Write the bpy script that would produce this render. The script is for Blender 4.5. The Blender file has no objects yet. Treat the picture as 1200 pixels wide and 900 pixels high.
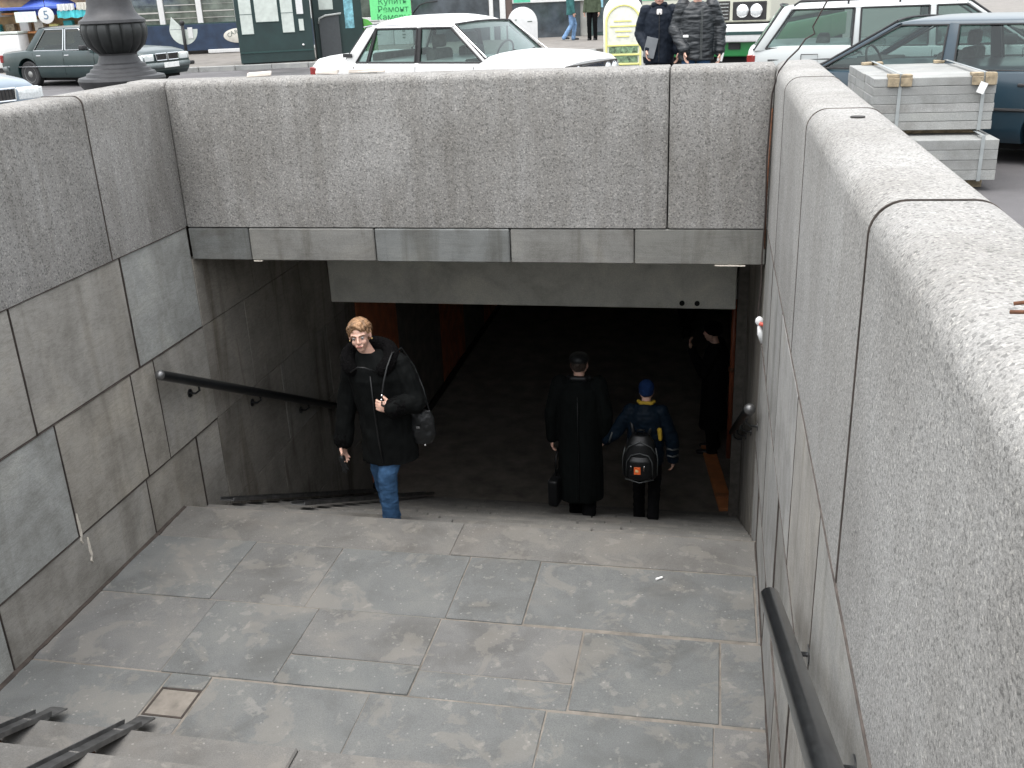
import bpy, bmesh, math, random
from mathutils import Vector, Matrix, noise
R = math.radians
random.seed(7)
SC = bpy.context.scene
COL = SC.collection

# ---------------------------------------------------------------- camera, sky, sun, exposure
def make_camera():
    cam = bpy.data.cameras.new('camera')
    cam.sensor_width = 36.0
    cam.lens = 1157.98 / 1200 * 36
    cam.clip_start = 0.05
    cam.clip_end = 2000
    o = bpy.data.objects.new('camera', cam)
    COL.objects.link(o)
    ya, pi_, ro = -0.2093, 0.3763, -0.0435
    f = Vector((math.sin(ya) * math.cos(pi_), math.cos(ya) * math.cos(pi_), -math.sin(pi_)))
    r = Vector((math.cos(ya), -math.sin(ya), 0))
    u = r.cross(f)
    r2 = r * math.cos(ro) + u * math.sin(ro)
    u2 = -r * math.sin(ro) + u * math.cos(ro)
    M = Matrix((r2, u2, -f)).transposed().to_4x4()
    M.translation = Vector((4.0222, -6.9819, 3.6736))
    o.matrix_world = M
    SC.camera = o
make_camera()

w = bpy.data.worlds.new('World')
SC.world = w
w.use_nodes = True
nt = w.node_tree
sky = nt.nodes.new('ShaderNodeTexSky')
sky.sky_type = 'NISHITA'
sky.sun_disc = False
sky.sun_elevation = R(79)
sky.sun_rotation = R(212)
sky.air_density = 1.6
sky.dust_density = 3.0
hs = nt.nodes.new('ShaderNodeHueSaturation')          # overcast: the cloud sheet takes most of the blue out
hs.inputs['Saturation'].default_value = 0.22
nt.links.new(sky.outputs[0], hs.inputs['Color'])
nt.links.new(hs.outputs[0], nt.nodes['Background'].inputs['Color'])
nt.nodes['Background'].inputs['Strength'].default_value = 0.15

sd = bpy.data.lights.new('sun', 'SUN')
sd.energy = 0.7
sd.angle = R(75)
sd.color = (1.0, 0.98, 0.94)
so = bpy.data.objects.new('sun', sd)
COL.objects.link(so)
so.location = (0, -10, 30)
so.rotation_euler = Vector((0.10, 0.16, -1.0)).to_track_quat('-Z', 'Y').to_euler()   # soft light through cloud, almost overhead
SC.view_settings.view_transform = 'Standard'
SC.view_settings.look = 'None'
SC.view_settings.exposure = 1.6
SC.view_settings.gamma = 1.0

# ---------------------------------------------------------------- materials
MATS = {}
def nodes(name):
    m = bpy.data.materials.new(name)
    m.use_nodes = True
    MATS[name] = m
    t = m.node_tree
    b = t.nodes['Principled BSDF']
    return m, t, b
def N(t, typ, **kw):
    n = t.nodes.new(typ)
    for k, v in kw.items():
        if k in n.inputs.keys() if isinstance(k, str) else False:
            n.inputs[k].default_value = v
        else:
            setattr(n, k, v)
    return n
def L(t, a, b):
    t.links.new(a, b)
def ramp(t, src, stops):
    n = t.nodes.new('ShaderNodeValToRGB')
    e = n.color_ramp.elements
    while len(e) < len(stops):
        e.new(0.5)
    for i, (p, c) in enumerate(stops):
        e[i].position = p
        e[i].color = (c[0], c[1], c[2], 1) if isinstance(c, (tuple, list)) else (c, c, c, 1)
    L(t, src, n.inputs[0])
    return n.outputs[0]
def mapped(t, scale=(1, 1, 1), coord='Object', rnd=0.0):
    tc = t.nodes.new('ShaderNodeTexCoord')
    mp = t.nodes.new('ShaderNodeMapping')
    mp.inputs['Scale'].default_value = scale
    L(t, tc.outputs[coord], mp.inputs[0])
    if rnd:
        oi = t.nodes.new('ShaderNodeObjectInfo')
        m = t.nodes.new('ShaderNodeMath'); m.operation = 'MULTIPLY'; m.inputs[1].default_value = rnd
        L(t, oi.outputs['Random'], m.inputs[0])
        L(t, m.outputs[0], mp.inputs['Location'])
    return mp.outputs[0]
def noise_t(t, vec, scale, detail=4, rough=0.55, dist=0.0):
    n = t.nodes.new('ShaderNodeTexNoise')
    n.inputs['Scale'].default_value = scale
    n.inputs['Detail'].default_value = detail
    n.inputs['Roughness'].default_value = rough
    n.inputs['Distortion'].default_value = dist
    L(t, vec, n.inputs['Vector'])
    return n.outputs['Fac']
def mixc(t, fac, a, b, mode='MIX'):
    n = t.nodes.new('ShaderNodeMix')
    n.data_type = 'RGBA'
    n.blend_type = mode
    for s, v in ((n.inputs[0], fac), (n.inputs[6], a), (n.inputs[7], b)):
        if hasattr(v, 'node'):
            L(t, v, s)
        elif isinstance(v, (tuple, list)):
            s.default_value = (v[0], v[1], v[2], 1)
        else:
            s.default_value = v
    return n.outputs[2]
def mathn(t, op, a, b=0.0):
    n = t.nodes.new('ShaderNodeMath'); n.operation = op
    for s, v in ((n.inputs[0], a), (n.inputs[1], b)):
        if hasattr(v, 'node'):
            L(t, v, s)
        else:
            s.default_value = v
    return n.outputs[0]
def bump(t, b, h, strength, dist, prev=None):
    n = t.nodes.new('ShaderNodeBump')
    n.inputs['Strength'].default_value = strength
    n.inputs['Distance'].default_value = dist
    L(t, h, n.inputs['Height'])
    if prev:
        L(t, prev, n.inputs['Normal'])
    L(t, n.outputs[0], b.inputs['Normal'])
    return n.outputs[0]

def granite(name, lo, hi, speck=0.6, grain=110, bumpd=0.006, streak=0.35, top=0.0):
    """coarse bush-hammered granite: pale and dark crystals, pitted relief, dirt streaks running down"""
    m, t, b = nodes(name)
    v = mapped(t, rnd=9)
    g = noise_t(t, v, grain, 3, 0.7)
    c = ramp(t, g, [(0.30, lo), (0.68, hi)])
    vo = t.nodes.new('ShaderNodeTexVoronoi'); vo.inputs['Scale'].default_value = grain * 0.9
    L(t, v, vo.inputs['Vector'])
    sep = t.nodes.new('ShaderNodeSeparateColor'); L(t, vo.outputs['Color'], sep.inputs[0])
    dark = ramp(t, sep.outputs[0], [(0.80, 0.0), (0.90, speck)])
    c = mixc(t, dark, c, (lo[0] * 0.35, lo[1] * 0.35, lo[2] * 0.35))
    pale = ramp(t, sep.outputs[1], [(0.90, 0.0), (0.95, speck)])
    c = mixc(t, pale, c, (hi[0] * 1.35, hi[1] * 1.33, hi[2] * 1.30))
    pat = noise_t(t, mapped(t), 1.6, 5, 0.6)
    c = mixc(t, 1.0, c, ramp(t, pat, [(0.30, (0.80, 0.79, 0.77)), (0.66, (1.06, 1.06, 1.05))]), 'MULTIPLY')
    st = noise_t(t, mapped(t, (7, 7, 0.45)), 1.5, 5, 0.65)
    c = mixc(t, streak, c, ramp(t, st, [(0.36, (0.62, 0.60, 0.57)), (0.54, (1, 1, 1))]), 'MULTIPLY')
    st2 = noise_t(t, mapped(t, (2.2, 2.2, 0.8), rnd=1), 1.3, 7, 0.7, 1.0)
    c = mixc(t, streak, c, ramp(t, st2, [(0.40, (0.66, 0.64, 0.61)), (0.56, (1, 1, 1))]), 'MULTIPLY')
    L(t, c, b.inputs['Base Color'])
    b.inputs['Roughness'].default_value = 0.92
    b.inputs['Specular IOR Level'].default_value = 0.25
    p = bump(t, b, noise_t(t, v, grain * 0.62, 3, 0.75), 1.0, bumpd)
    bump(t, b, noise_t(t, v, 30, 3, 0.6), 0.5, 0.006, p)
    return m

def slab(name, tones, rough=0.75, scratch=0.35, bumpd=0.0015, dirt=(0.09, 0.08, 0.065), dirtamt=0.45, spots=0.0, streak=0.0):
    """sawn stone slab; every slab object picks its own tone"""
    m, t, b = nodes(name)
    oi = t.nodes.new('ShaderNodeObjectInfo')
    n = t.nodes.new('ShaderNodeValToRGB'); n.color_ramp.interpolation = 'CONSTANT'
    e = n.color_ramp.elements
    while len(e) < len(tones): e.new(0.5)
    for i, c in enumerate(tones):
        e[i].position = i / len(tones); e[i].color = (*c, 1)
    L(t, oi.outputs['Random'], n.inputs[0])
    c = n.outputs[0]
    v = mapped(t, rnd=13)
    cl = noise_t(t, v, 2.4, 6, 0.62, 0.4)
    c = mixc(t, 1.0, c, ramp(t, cl, [(0.28, (0.70, 0.69, 0.67)), (0.50, (1, 1, 1)), (0.72, (1.22, 1.20, 1.16))]), 'MULTIPLY')
    fine = noise_t(t, v, 160, 3, 0.7)
    c = mixc(t, 1.0, c, ramp(t, fine, [(0.30, 0.80), (0.70, 1.20)]), 'MULTIPLY')
    if scratch:
        sc = noise_t(t, mapped(t, (1.2, 3.0, 14.0), rnd=5), 3.0, 6, 0.72, 1.5)
        c = mixc(t, scratch, c, ramp(t, sc, [(0.42, (0.72, 0.71, 0.69)), (0.50, (1, 1, 1)), (0.62, (1.12, 1.12, 1.12))]), 'MULTIPLY')
    dn = noise_t(t, mapped(t, rnd=3), 1.1, 7, 0.66, 0.6)
    c = mixc(t, mathn(t, 'MULTIPLY', ramp(t, dn, [(0.52, 0.0), (0.70, 1.0)]), dirtamt), c, dirt)
    if streak:
        st = noise_t(t, mapped(t, (2.6, 2.6, 0.35)), 1.7, 7, 0.6, 0.8)
        c = mixc(t, streak, c, ramp(t, st, [(0.34, (0.40, 0.36, 0.30)), (0.50, (1, 1, 1))]), 'MULTIPLY')
    if spots:
        ch = noise_t(t, mapped(t), 2.6, 9, 0.64, 0.5)
        c = mixc(t, mathn(t, 'MULTIPLY', ramp(t, ch, [(0.545, 0.0), (0.575, 0.8), (0.72, 1.0)]), 0.48), c, (0.180, 0.168, 0.149))
        sp = noise_t(t, mapped(t, rnd=2), 9, 5, 0.6, 0.3)
        c = mixc(t, mathn(t, 'MULTIPLY', ramp(t, sp, [(0.60, 0.0), (0.66, 1.0)]), spots), c, (0.26, 0.245, 0.22))
        vo = t.nodes.new('ShaderNodeTexVoronoi'); vo.inputs['Scale'].default_value = 38
        L(t, v, vo.inputs['Vector'])
        sep = t.nodes.new('ShaderNodeSeparateColor'); L(t, vo.outputs['Color'], sep.inputs[0])
        near = ramp(t, vo.outputs['Distance'], [(0.18, 1.0), (0.30, 0.0)])
        f = mathn(t, 'MULTIPLY', near, ramp(t, sep.outputs[0], [(0.90, 0.0), (0.93, 1.0)]))
        c = mixc(t, mathn(t, 'MULTIPLY', f, 0.3), c, (0.36, 0.35, 0.32))
    L(t, c, b.inputs['Base Color'])
    b.inputs['Roughness'].default_value = rough
    b.inputs['Specular IOR Level'].default_value = 0.3
    p = bump(t, b, noise_t(t, v, 70, 4, 0.7), 0.6, bumpd)
    bump(t, b, noise_t(t, v, 6, 5, 0.6), 0.5, 0.006, p)
    return m

def plain(name, col, rough=0.6, metal=0.0, var=0.12, scale=14, spec=0.5, coat=0.0, bumpd=0.0):
    m, t, b = nodes(name)
    v = mapped(t, rnd=4)
    n = noise_t(t, v, scale, 4, 0.6)
    lo = tuple(x * (1 - var) for x in col); hi = tuple(min(1, x * (1 + var)) for x in col)
    L(t, ramp(t, n, [(0.3, lo), (0.7, hi)]), b.inputs['Base Color'])
    b.inputs['Roughness'].default_value = rough
    b.inputs['Metallic'].default_value = metal
    b.inputs['Specular IOR Level'].default_value = spec
    if coat:
        b.inputs['Coat Weight'].default_value = coat
        b.inputs['Coat Roughness'].default_value = 0.08
    if bumpd:
        bump(t, b, noise_t(t, v, scale * 6, 4, 0.7), 0.8, bumpd)
    return m

def glass(name, tint=(0.55, 0.62, 0.60), see=0.6):
    m, t, b = nodes(name)
    out = t.nodes['Material Output']
    tr = t.nodes.new('ShaderNodeBsdfTransparent'); tr.inputs[0].default_value = (*tint, 1)
    gl = t.nodes.new('ShaderNodeBsdfGlossy'); gl.inputs['Roughness'].default_value = 0.03
    gl.inputs[0].default_value = (0.95, 1.0, 0.98, 1)
    lw_ = t.nodes.new('ShaderNodeLayerWeight'); lw_.inputs[0].default_value = 0.5
    f = mathn(t, 'ADD', mathn(t, 'MULTIPLY', mathn(t, 'POWER', lw_.outputs['Facing'], 4.0), 0.85), 0.045)
    mx = t.nodes.new('ShaderNodeMixShader')
    L(t, f, mx.inputs[0]); L(t, tr.outputs[0], mx.inputs[1]); L(t, gl.outputs[0], mx.inputs[2])
    L(t, mx.outputs[0], out.inputs[0])
    return m

def paint(name, col, dust=0.25):
    dust *= 0.4
    m, t, b = nodes(name)
    v = mapped(t)
    n = noise_t(t, v, 5, 6, 0.65)
    c = mixc(t, mathn(t, 'MULTIPLY', ramp(t, n, [(0.35, 0.0), (0.75, 1.0)]), dust), col, (0.30, 0.28, 0.25))
    L(t, c, b.inputs['Base Color'])
    b.inputs['Roughness'].default_value = 0.34
    b.inputs['Coat Weight'].default_value = 0.35
    b.inputs['Coat Roughness'].default_value = 0.15
    return m

# ---------------------------------------------------------------- mesh helpers
class MB:
    def __init__(s):
        s.bm = bmesh.new()
    def box(s, x0, x1, y0, y1, z0, z1, bev=0.0, seg=1, jit=0.0, M=None):
        vs = [s.bm.verts.new((x + random.uniform(-jit, jit), y + random.uniform(-jit, jit), z + random.uniform(-jit, jit)))
              for x in (x0, x1) for y in (y0, y1) for z in (z0, z1)]
        fs = [s.bm.faces.new([vs[i] for i in q]) for q in ((0, 1, 3, 2), (4, 6, 7, 5), (0, 4, 5, 1), (2, 3, 7, 6), (0, 2, 6, 4), (1, 5, 7, 3))]
        if M is not None:
            bmesh.ops.transform(s.bm, matrix=M, verts=vs)
        if bev:
            es = list({e for f in fs for e in f.edges})
            bmesh.ops.bevel(s.bm, geom=es, offset=bev, segments=seg, affect='EDGES', profile=0.5)
        return s
    def cyl(s, p0, p1, r0, r1=None, n=14, cap=True):
        r1 = r0 if r1 is None else r1
        p0 = Vector(p0); p1 = Vector(p1)
        z = (p1 - p0).normalized()
        a = Vector((0, 0, 1)) if abs(z.z) < 0.9 else Vector((1, 0, 0))
        x = z.cross(a).normalized(); y = z.cross(x)
        rings = []
        for p, r in ((p0, r0), (p1, r1)):
            rings.append([s.bm.verts.new(p + (x * math.cos(2 * math.pi * i / n) + y * math.sin(2 * math.pi * i / n)) * r) for i in range(n)])
        for i in range(n):
            s.bm.faces.new((rings[0][i], rings[0][(i + 1) % n], rings[1][(i + 1) % n], rings[1][i]))
        if cap:
            s.bm.faces.new(rings[0][::-1]); s.bm.faces.new(rings[1])
        return s
    def tube(s, pts, r, n=8, cap=True):
        pts = [Vector(p) for p in pts]
        rings = []
        up = Vector((0.13, 0.31, 0.94)).normalized()
        for i, p in enumerate(pts):
            d = (pts[min(i + 1, len(pts) - 1)] - pts[max(i - 1, 0)]).normalized()
            x = d.cross(up)
            if x.length < 1e-3: x = d.cross(Vector((1, 0, 0)))
            x.normalize(); y = d.cross(x)
            rr = r[i] if isinstance(r, (list, tuple)) else r
            rings.append([s.bm.verts.new(p + (x * math.cos(2 * math.pi * k / n) + y * math.sin(2 * math.pi * k / n)) * rr) for k in range(n)])
        for a, b in zip(rings, rings[1:]):
            for k in range(n):
                s.bm.faces.new((a[k], a[(k + 1) % n], b[(k + 1) % n], b[k]))
        if cap:
            s.bm.faces.new(rings[0][::-1]); s.bm.faces.new(rings[-1])
        return s
    def lathe(s, prof, c=(0, 0, 0), n=32, rib=0.0, ribs=0):
        rings = []
        for (r, z) in prof:
            ring = []
            for i in range(n):
                a = 2 * math.pi * i / n
                rr = r
                ring.append(s.bm.verts.new((c[0] + rr * math.cos(a), c[1] + rr * math.sin(a), c[2] + z)))
            rings.append(ring)
        for a, b in zip(rings, rings[1:]):
            for i in range(n):
                s.bm.faces.new((a[i], a[(i + 1) % n], b[(i + 1) % n], b[i]))
        s.bm.faces.new(rings[0][::-1]); s.bm.faces.new(rings[-1])
        return s
    def prism(s, poly, a0, a1, axis='y', bev=0.0, seg=2):
        """poly: 2D outline; extruded along axis from a0 to a1"""
        def P(u, v, a):
            return {'y': (u, a, v), 'x': (a, u, v), 'z': (u, v, a)}[axis]
        A = [s.bm.verts.new(P(u, v, a0)) for u, v in poly]
        B = [s.bm.verts.new(P(u, v, a1)) for u, v in poly]
        fs = []
        n = len(poly)
        for i in range(n):
            fs.append(s.bm.faces.new((A[i], A[(i + 1) % n], B[(i + 1) % n], B[i])))
        fs.append(s.bm.faces.new(A[::-1])); fs.append(s.bm.faces.new(B))
        if bev:
            es = list({e for f in fs for e in f.edges})
            bmesh.ops.bevel(s.bm, geom=es, offset=bev, segments=seg, affect='EDGES', profile=0.5)
        return s
    def ico(s, c, r, sub=2, sc=(1, 1, 1), rot=None):
        M = Matrix.Translation(Vector(c)) @ (rot.to_4x4() if rot is not None else Matrix()) @ Matrix.Diagonal((r * sc[0], r * sc[1], r * sc[2], 1))
        bmesh.ops.create_icosphere(s.bm, subdivisions=sub, radius=1, matrix=M)
        return s
    def quad(s, *ps):
        s.bm.faces.new([s.bm.verts.new(p) for p in ps])
        return s
    def loft(s, rings, cap=True, close=True):
        rr = [[s.bm.verts.new(p) for p in ring] for ring in rings]
        n = len(rr[0])
        for a, b in zip(rr, rr[1:]):
            for i in range(n if close else n - 1):
                s.bm.faces.new((a[i], a[(i + 1) % n], b[(i + 1) % n], b[i]))
        if cap:
            s.bm.faces.new(rr[0][::-1]); s.bm.faces.new(rr[-1])
        return s
    def obj(s, name, mat, parent=None, smooth=False, world=False, auto=None):
        bm = s.bm
        bmesh.ops.recalc_face_normals(bm, faces=bm.faces)
        if world and parent is not None:
            bm.transform(PM[parent.name].inverted())
        me = bpy.data.meshes.new(name)
        bm.to_mesh(me); bm.free()
        if mat is not None:
            me.materials.append(mat)
        if smooth:
            me.polygons.foreach_set('use_smooth', [True] * len(me.polygons))
        o = bpy.data.objects.new(name, me)
        COL.objects.link(o)
        if parent is not None:
            o.parent = parent
        if auto:
            me.polygons.foreach_set('use_smooth', [True] * len(me.polygons))
            try:
                me.set_sharp_from_angle(angle=R(auto))
            except Exception:
                pass
        return o
PM = {}
def tag(o, label=None, cat=None, group=None, kind=None):
    if label: o['label'] = label
    if cat: o['category'] = cat
    if group: o['group'] = group
    if kind: o['kind'] = kind
    return o
def thing(name, loc, label, cat, rz=0.0, group=None, kind=None, scale=1.0):
    o = bpy.data.objects.new(name, None)
    COL.objects.link(o)
    o.empty_display_size = 0.2
    o.location = loc
    o.rotation_euler = (0, 0, rz)
    o.scale = (scale,) * 3
    PM[o.name] = Matrix.Translation(Vector(loc)) @ Matrix.Rotation(rz, 4, 'Z') @ Matrix.Diagonal((scale, scale, scale, 1))
    return tag(o, label, cat, group, kind)
def struct(o):
    o['kind'] = 'structure'
    return o
def text(name, s, size, mat, parent, loc, rot, depth=0.002, sx=1.0, world=False, align='CENTER'):
    cu = bpy.data.curves.new(name, 'FONT')
    cu.body = s; cu.size = size; cu.extrude = depth; cu.align_x = align; cu.align_y = 'CENTER'
    tmp = bpy.data.objects.new(name, cu)
    COL.objects.link(tmp)
    dg = bpy.context.evaluated_depsgraph_get()
    me = bpy.data.meshes.new_from_object(tmp.evaluated_get(dg))
    bpy.data.objects.remove(tmp)
    M = Matrix.Translation(Vector(loc)) @ rot.to_4x4() @ Matrix.Diagonal((sx, 1, 1, 1))
    me.transform(M)
    me.materials.clear(); me.materials.append(mat)
    o = bpy.data.objects.new(name, me)
    COL.objects.link(o)
    o.parent = parent
    return o
def Rz(a): return Matrix.Rotation(a, 3, 'Z')
def Rx(a): return Matrix.Rotation(a, 3, 'X')
def Ry(a): return Matrix.Rotation(a, 3, 'Y')
# ================================================================= the place: a stairwell sunk in the street
W = 4.4            # clear width of the stairs
ZS = 2.0           # street level (landing = 0)
ZC = 3.17          # top of the granite parapets
ZB = 2.08          # underside of the parapet blocks
YE = -0.70         # front edge of the landing, lower flight begins
T = 0.33           # parapet thickness
FZ = -2.05         # floor of the tunnel

m_gran = granite('granite_bush_hammered', (0.205, 0.202, 0.196), (0.355, 0.348, 0.336), speck=0.5, streak=0.16, grain=165, bumpd=0.0045)
m_gran_dark = granite('granite_weathered', (0.165, 0.162, 0.157), (0.325, 0.316, 0.305), speck=0.5, streak=0.38, grain=120, bumpd=0.004)
m_wall_r = slab('wall_slab_stone_pale', [(0.27, 0.268, 0.258), (0.285, 0.272, 0.25), (0.26, 0.255, 0.24), (0.295, 0.29, 0.278)], scratch=0.3, dirtamt=0.3, streak=0.3, bumpd=0.003)
m_wall = slab('wall_slab_stone', [(0.28, 0.268, 0.245), (0.285, 0.268, 0.238), (0.30, 0.305, 0.292), (0.275, 0.258, 0.228), (0.295, 0.282, 0.258)],
              scratch=0.45, dirtamt=0.4, streak=0.32)
m_wall_d = slab('wall_slab_stone_dark', [(0.20, 0.19, 0.172), (0.22, 0.205, 0.182), (0.185, 0.172, 0.152)], scratch=0.5, dirtamt=0.6, streak=0.8)  # darker slab tones for the walls of the lower flight
m_lint = slab('lintel_slab_stone', [(0.16, 0.165, 0.16), (0.185, 0.182, 0.17), (0.17, 0.168, 0.155)], dirtamt=0.6, scratch=0.3, streak=0.5)
m_pave = slab('paving_slab_stone', [(0.112, 0.115, 0.113), (0.116, 0.115, 0.112), (0.113, 0.116, 0.114), (0.118, 0.117, 0.114), (0.110, 0.114, 0.112), (0.115, 0.114, 0.110)],
              scratch=0.0, dirt=(0.165, 0.152, 0.135), dirtamt=0.6, spots=0.3)
m_step = slab('step_stone', [(0.125, 0.121, 0.114), (0.120, 0.116, 0.109)], scratch=0.0, dirt=(0.16, 0.14, 0.12), dirtamt=0.35, spots=0.25)
m_joint = plain('dark_joint_mortar', (0.040, 0.031, 0.026), 0.95, var=0.4)
m_joint2 = plain('grey_joint_mortar', (0.075, 0.062, 0.054), 0.95, var=0.4)
m_mortar = plain('sandy_mortar', (0.155, 0.138, 0.118), 0.95, var=0.35, scale=8, bumpd=0.002)
m_conc = slab('painted_concrete', [(0.52, 0.51, 0.46)], scratch=0.0, dirtamt=0.35, dirt=(0.15, 0.14, 0.12))
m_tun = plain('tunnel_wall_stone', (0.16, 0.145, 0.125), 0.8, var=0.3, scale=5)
m_tun_glow_tint = plain('tunnel_glow_tint', (0.55, 0.19, 0.09), 0.5, var=0.3, scale=5)  # orange lamp glow put into the panel colour
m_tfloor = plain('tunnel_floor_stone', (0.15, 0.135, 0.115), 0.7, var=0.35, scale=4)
m_dark_stone = plain('dark_stone', (0.09, 0.08, 0.068), 0.85, var=0.3)  # even dark brown-grey for the bearing at the beam end
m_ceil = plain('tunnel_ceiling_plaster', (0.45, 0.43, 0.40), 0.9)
m_black_metal = plain('black_painted_steel', (0.012, 0.013, 0.014), 0.28, 0.0, var=0.4, scale=30, coat=0.4)
m_steel = plain('worn_steel', (0.17, 0.17, 0.17), 0.42, 0.8, var=0.4, scale=9)
m_rust = plain('rust', (0.11, 0.045, 0.022), 0.9, var=0.5, scale=40)

def m_asphalt():
    m, t, b = nodes('asphalt')
    v = mapped(t)
    a = noise_t(t, v, 130, 3, 0.7)
    c = ramp(t, a, [(0.3, (0.055, 0.052, 0.054)), (0.7, (0.115, 0.110, 0.112))])
    big = noise_t(t, v, 0.7, 6, 0.65, 0.5)
    c = mixc(t, 1.0, c, ramp(t, big, [(0.3, 0.68), (0.7, 1.3)]), 'MULTIPLY')
    wet = noise_t(t, v, 0.35, 4, 0.6)
    L(t, c, b.inputs['Base Color'])
    L(t, ramp(t, wet, [(0.42, 0.45), (0.6, 0.85)]), b.inputs['Roughness'])
    bump(t, b, a, 0.6, 0.004)
    return m
m_asph = m_asphalt()
m_pavement = slab('street_pavement', [(0.17, 0.158, 0.145)], scratch=0, spots=0.2)

# ---- street sheet with the stairwell cut out of it
FAR = 170.0
mb = MB()
hx0, hx1, hy0, hy1 = -T + 0.02, W + T - 0.02, -7.72, T - 0.02
for x0, x1, y0, y1 in ((-FAR, hx0, -FAR, FAR), (hx1, FAR, -FAR, FAR), (hx0, hx1, hy1, FAR), (hx0, hx1, -FAR, hy0)):
    mb.quad((x0, y0, ZS), (x1, y0, ZS), (x1, y1, ZS), (x0, y1, ZS))
struct(mb.obj('street', m_asph))

def cr_block(x0, x1, y0, y1, r=0.062, gg=0.004, along='y', z0=None, z1=None, name='granite_block', mat=None, parent=None, inner=0.0):
    """a parapet block whose two long top edges are rounded over"""
    z0 = ZB + 0.002 if z0 is None else z0
    z1 = ZC if z1 is None else z1
    a0, a1 = (x0, x1) if along == 'y' else (y0, y1)
    jz = random.uniform(-0.002, 0.002); ja = random.uniform(-0.0015, 0.0015)
    z1 += jz; a0 += ja; a1 += ja
    poly = [(a0, z0)]
    seg = 7
    for i in range(seg + 1):
        th = math.pi - (math.pi / 2) * i / seg
        poly.append((a0 + r + r * math.cos(th), z1 - r + r * math.sin(th)))
    for i in range(seg + 1):
        th = math.pi / 2 - (math.pi / 2) * i / seg
        poly.append((a1 - r + r * math.cos(th), z1 - r + r * math.sin(th)))
    poly.append((a1, z0))
    b0, b1 = (y0, y1) if along == 'y' else (x0, x1)
    g = gg
    # several stations so the far ends are slightly rounded too
    mb = MB()
    st = [(b0 + g, 0.008), (b0 + g + 0.004, 0.003), (b0 + g + 0.011, 0.0)]
    k = max(2, int((b1 - b0) / 0.5))
    for i in range(1, k):
        st.append((b0 + (b1 - b0) * i / k, 0.0))
    st += [(b1 - g - 0.011, 0.0), (b1 - g - 0.004, 0.003), (b1 - g, 0.008)]
    ca = (a0 + a1) / 2; cz = (z0 + z1) / 2
    rings = []
    for b, sh in st:
        ring = []
        for (a, z) in poly:
            n_ = noise.noise(Vector((a * 3, b * 2.1, z * 3))) * 0.0015
            aa = a + (sh if a < ca else -sh) + n_ * (0 if abs(a - ca) < 0.1 else (1 if a > ca else -1))
            zz = z - (sh if z > cz else -sh)
            ring.append((aa, b, zz) if along == 'y' else (b, aa, zz))
        rings.append(ring)
    mb.loft(rings)
    return mb.obj(name, mat or m_gran, parent, world=True, auto=50)

def slab_box(x0, x1, y0, y1, z0, z1, mat, parent, name='stone_slab', bev=0.006, g=0.004, axes='yz', jit=0.0015):
    if 'x' in axes: x0 += g; x1 -= g
    if 'y' in axes: y0 += g; y1 -= g
    if 'z' in axes: z0 += g; z1 -= g
    return MB().box(x0, x1, y0, y1, z0, z1, bev=bev, jit=jit).obj(name, mat, parent, world=True)

def joint_core(x0, x1, y0, y1, r, e=0.008):
    a0, a1, z1 = x0 + e, x1 - e, ZC - e - 0.004
    poly = [(a0, ZB)]
    for i in range(9):
        th = math.pi - (math.pi / 2) * i / 8
        poly.append((a0 + r + r * math.cos(th), z1 - r + r * math.sin(th)))
    for i in range(9):
        th = math.pi / 2 - (math.pi / 2) * i / 8
        poly.append((a1 - r + r * math.cos(th), z1 - r + r * math.sin(th)))
    poly.append((a1, ZB))
    return MB().prism(poly, y0, y1, 'y')
def joint_strip(x0, x1, y, r, parent, wd=0.0022):
    """dirty mortar pressed out of the joint between two parapet blocks, following their rounded section"""
    e = -0.0022
    a0, a1, z1 = x0 + e, x1 - e, ZC - e
    poly = [(a0, ZB)]
    for i in range(9):
        th = math.pi - (math.pi / 2) * i / 8
        poly.append((a0 + r + r * math.cos(th), z1 - r + r * math.sin(th)))
    for i in range(9):
        th = math.pi / 2 - (math.pi / 2) * i / 8
        poly.append((a1 - r + r * math.cos(th), z1 - r + r * math.sin(th)))
    poly.append((a1, ZB))
    rings = []
    for k, o in enumerate((-1, -.3, .4, 1)):
        rings.append([(a, y + o * wd + 0.002 * math.sin(i * 1.3 + y * 9 + k), z) for i, (a, z) in enumerate(poly)])
    return MB().loft(rings).obj('joint_mortar', m_joint2, parent, world=True)
def face_strip(x, s, y0, y1, z0, z1, parent):
    jm = m_joint if s > 0 else m_joint2
    o = 0.0058 if s < 0 else 0.0045
    mb = MB()
    hor = (y1 - y0) > (z1 - z0)
    n = max(2, int((y1 - y0 if hor else z1 - z0) / 0.09))
    rings = []
    for k in range(n + 1):
        f = k / n
        j1, j2 = random.uniform(-.0016, .0016), random.uniform(-.0016, .0016)
        xa, xb = (x - 0.02, x + o + random.uniform(-.0015, .0)) if s > 0 else (x - o - random.uniform(-.0015, .0), x + 0.02)
        if hor:
            yy = y0 + (y1 - y0) * f
            rings.append([(xa, yy, z0 + j1), (xb, yy, z0 + j1), (xb, yy, z1 + j2), (xa, yy, z1 + j2)])
        else:
            zz = z0 + (z1 - z0) * f
            rings.append([(xa, y0 + j1, zz), (xb, y0 + j1, zz), (xb, y1 + j2, zz), (xa, y1 + j2, zz)])
    mb.loft(rings).obj('joint_mortar', jm, parent, world=True)
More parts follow.
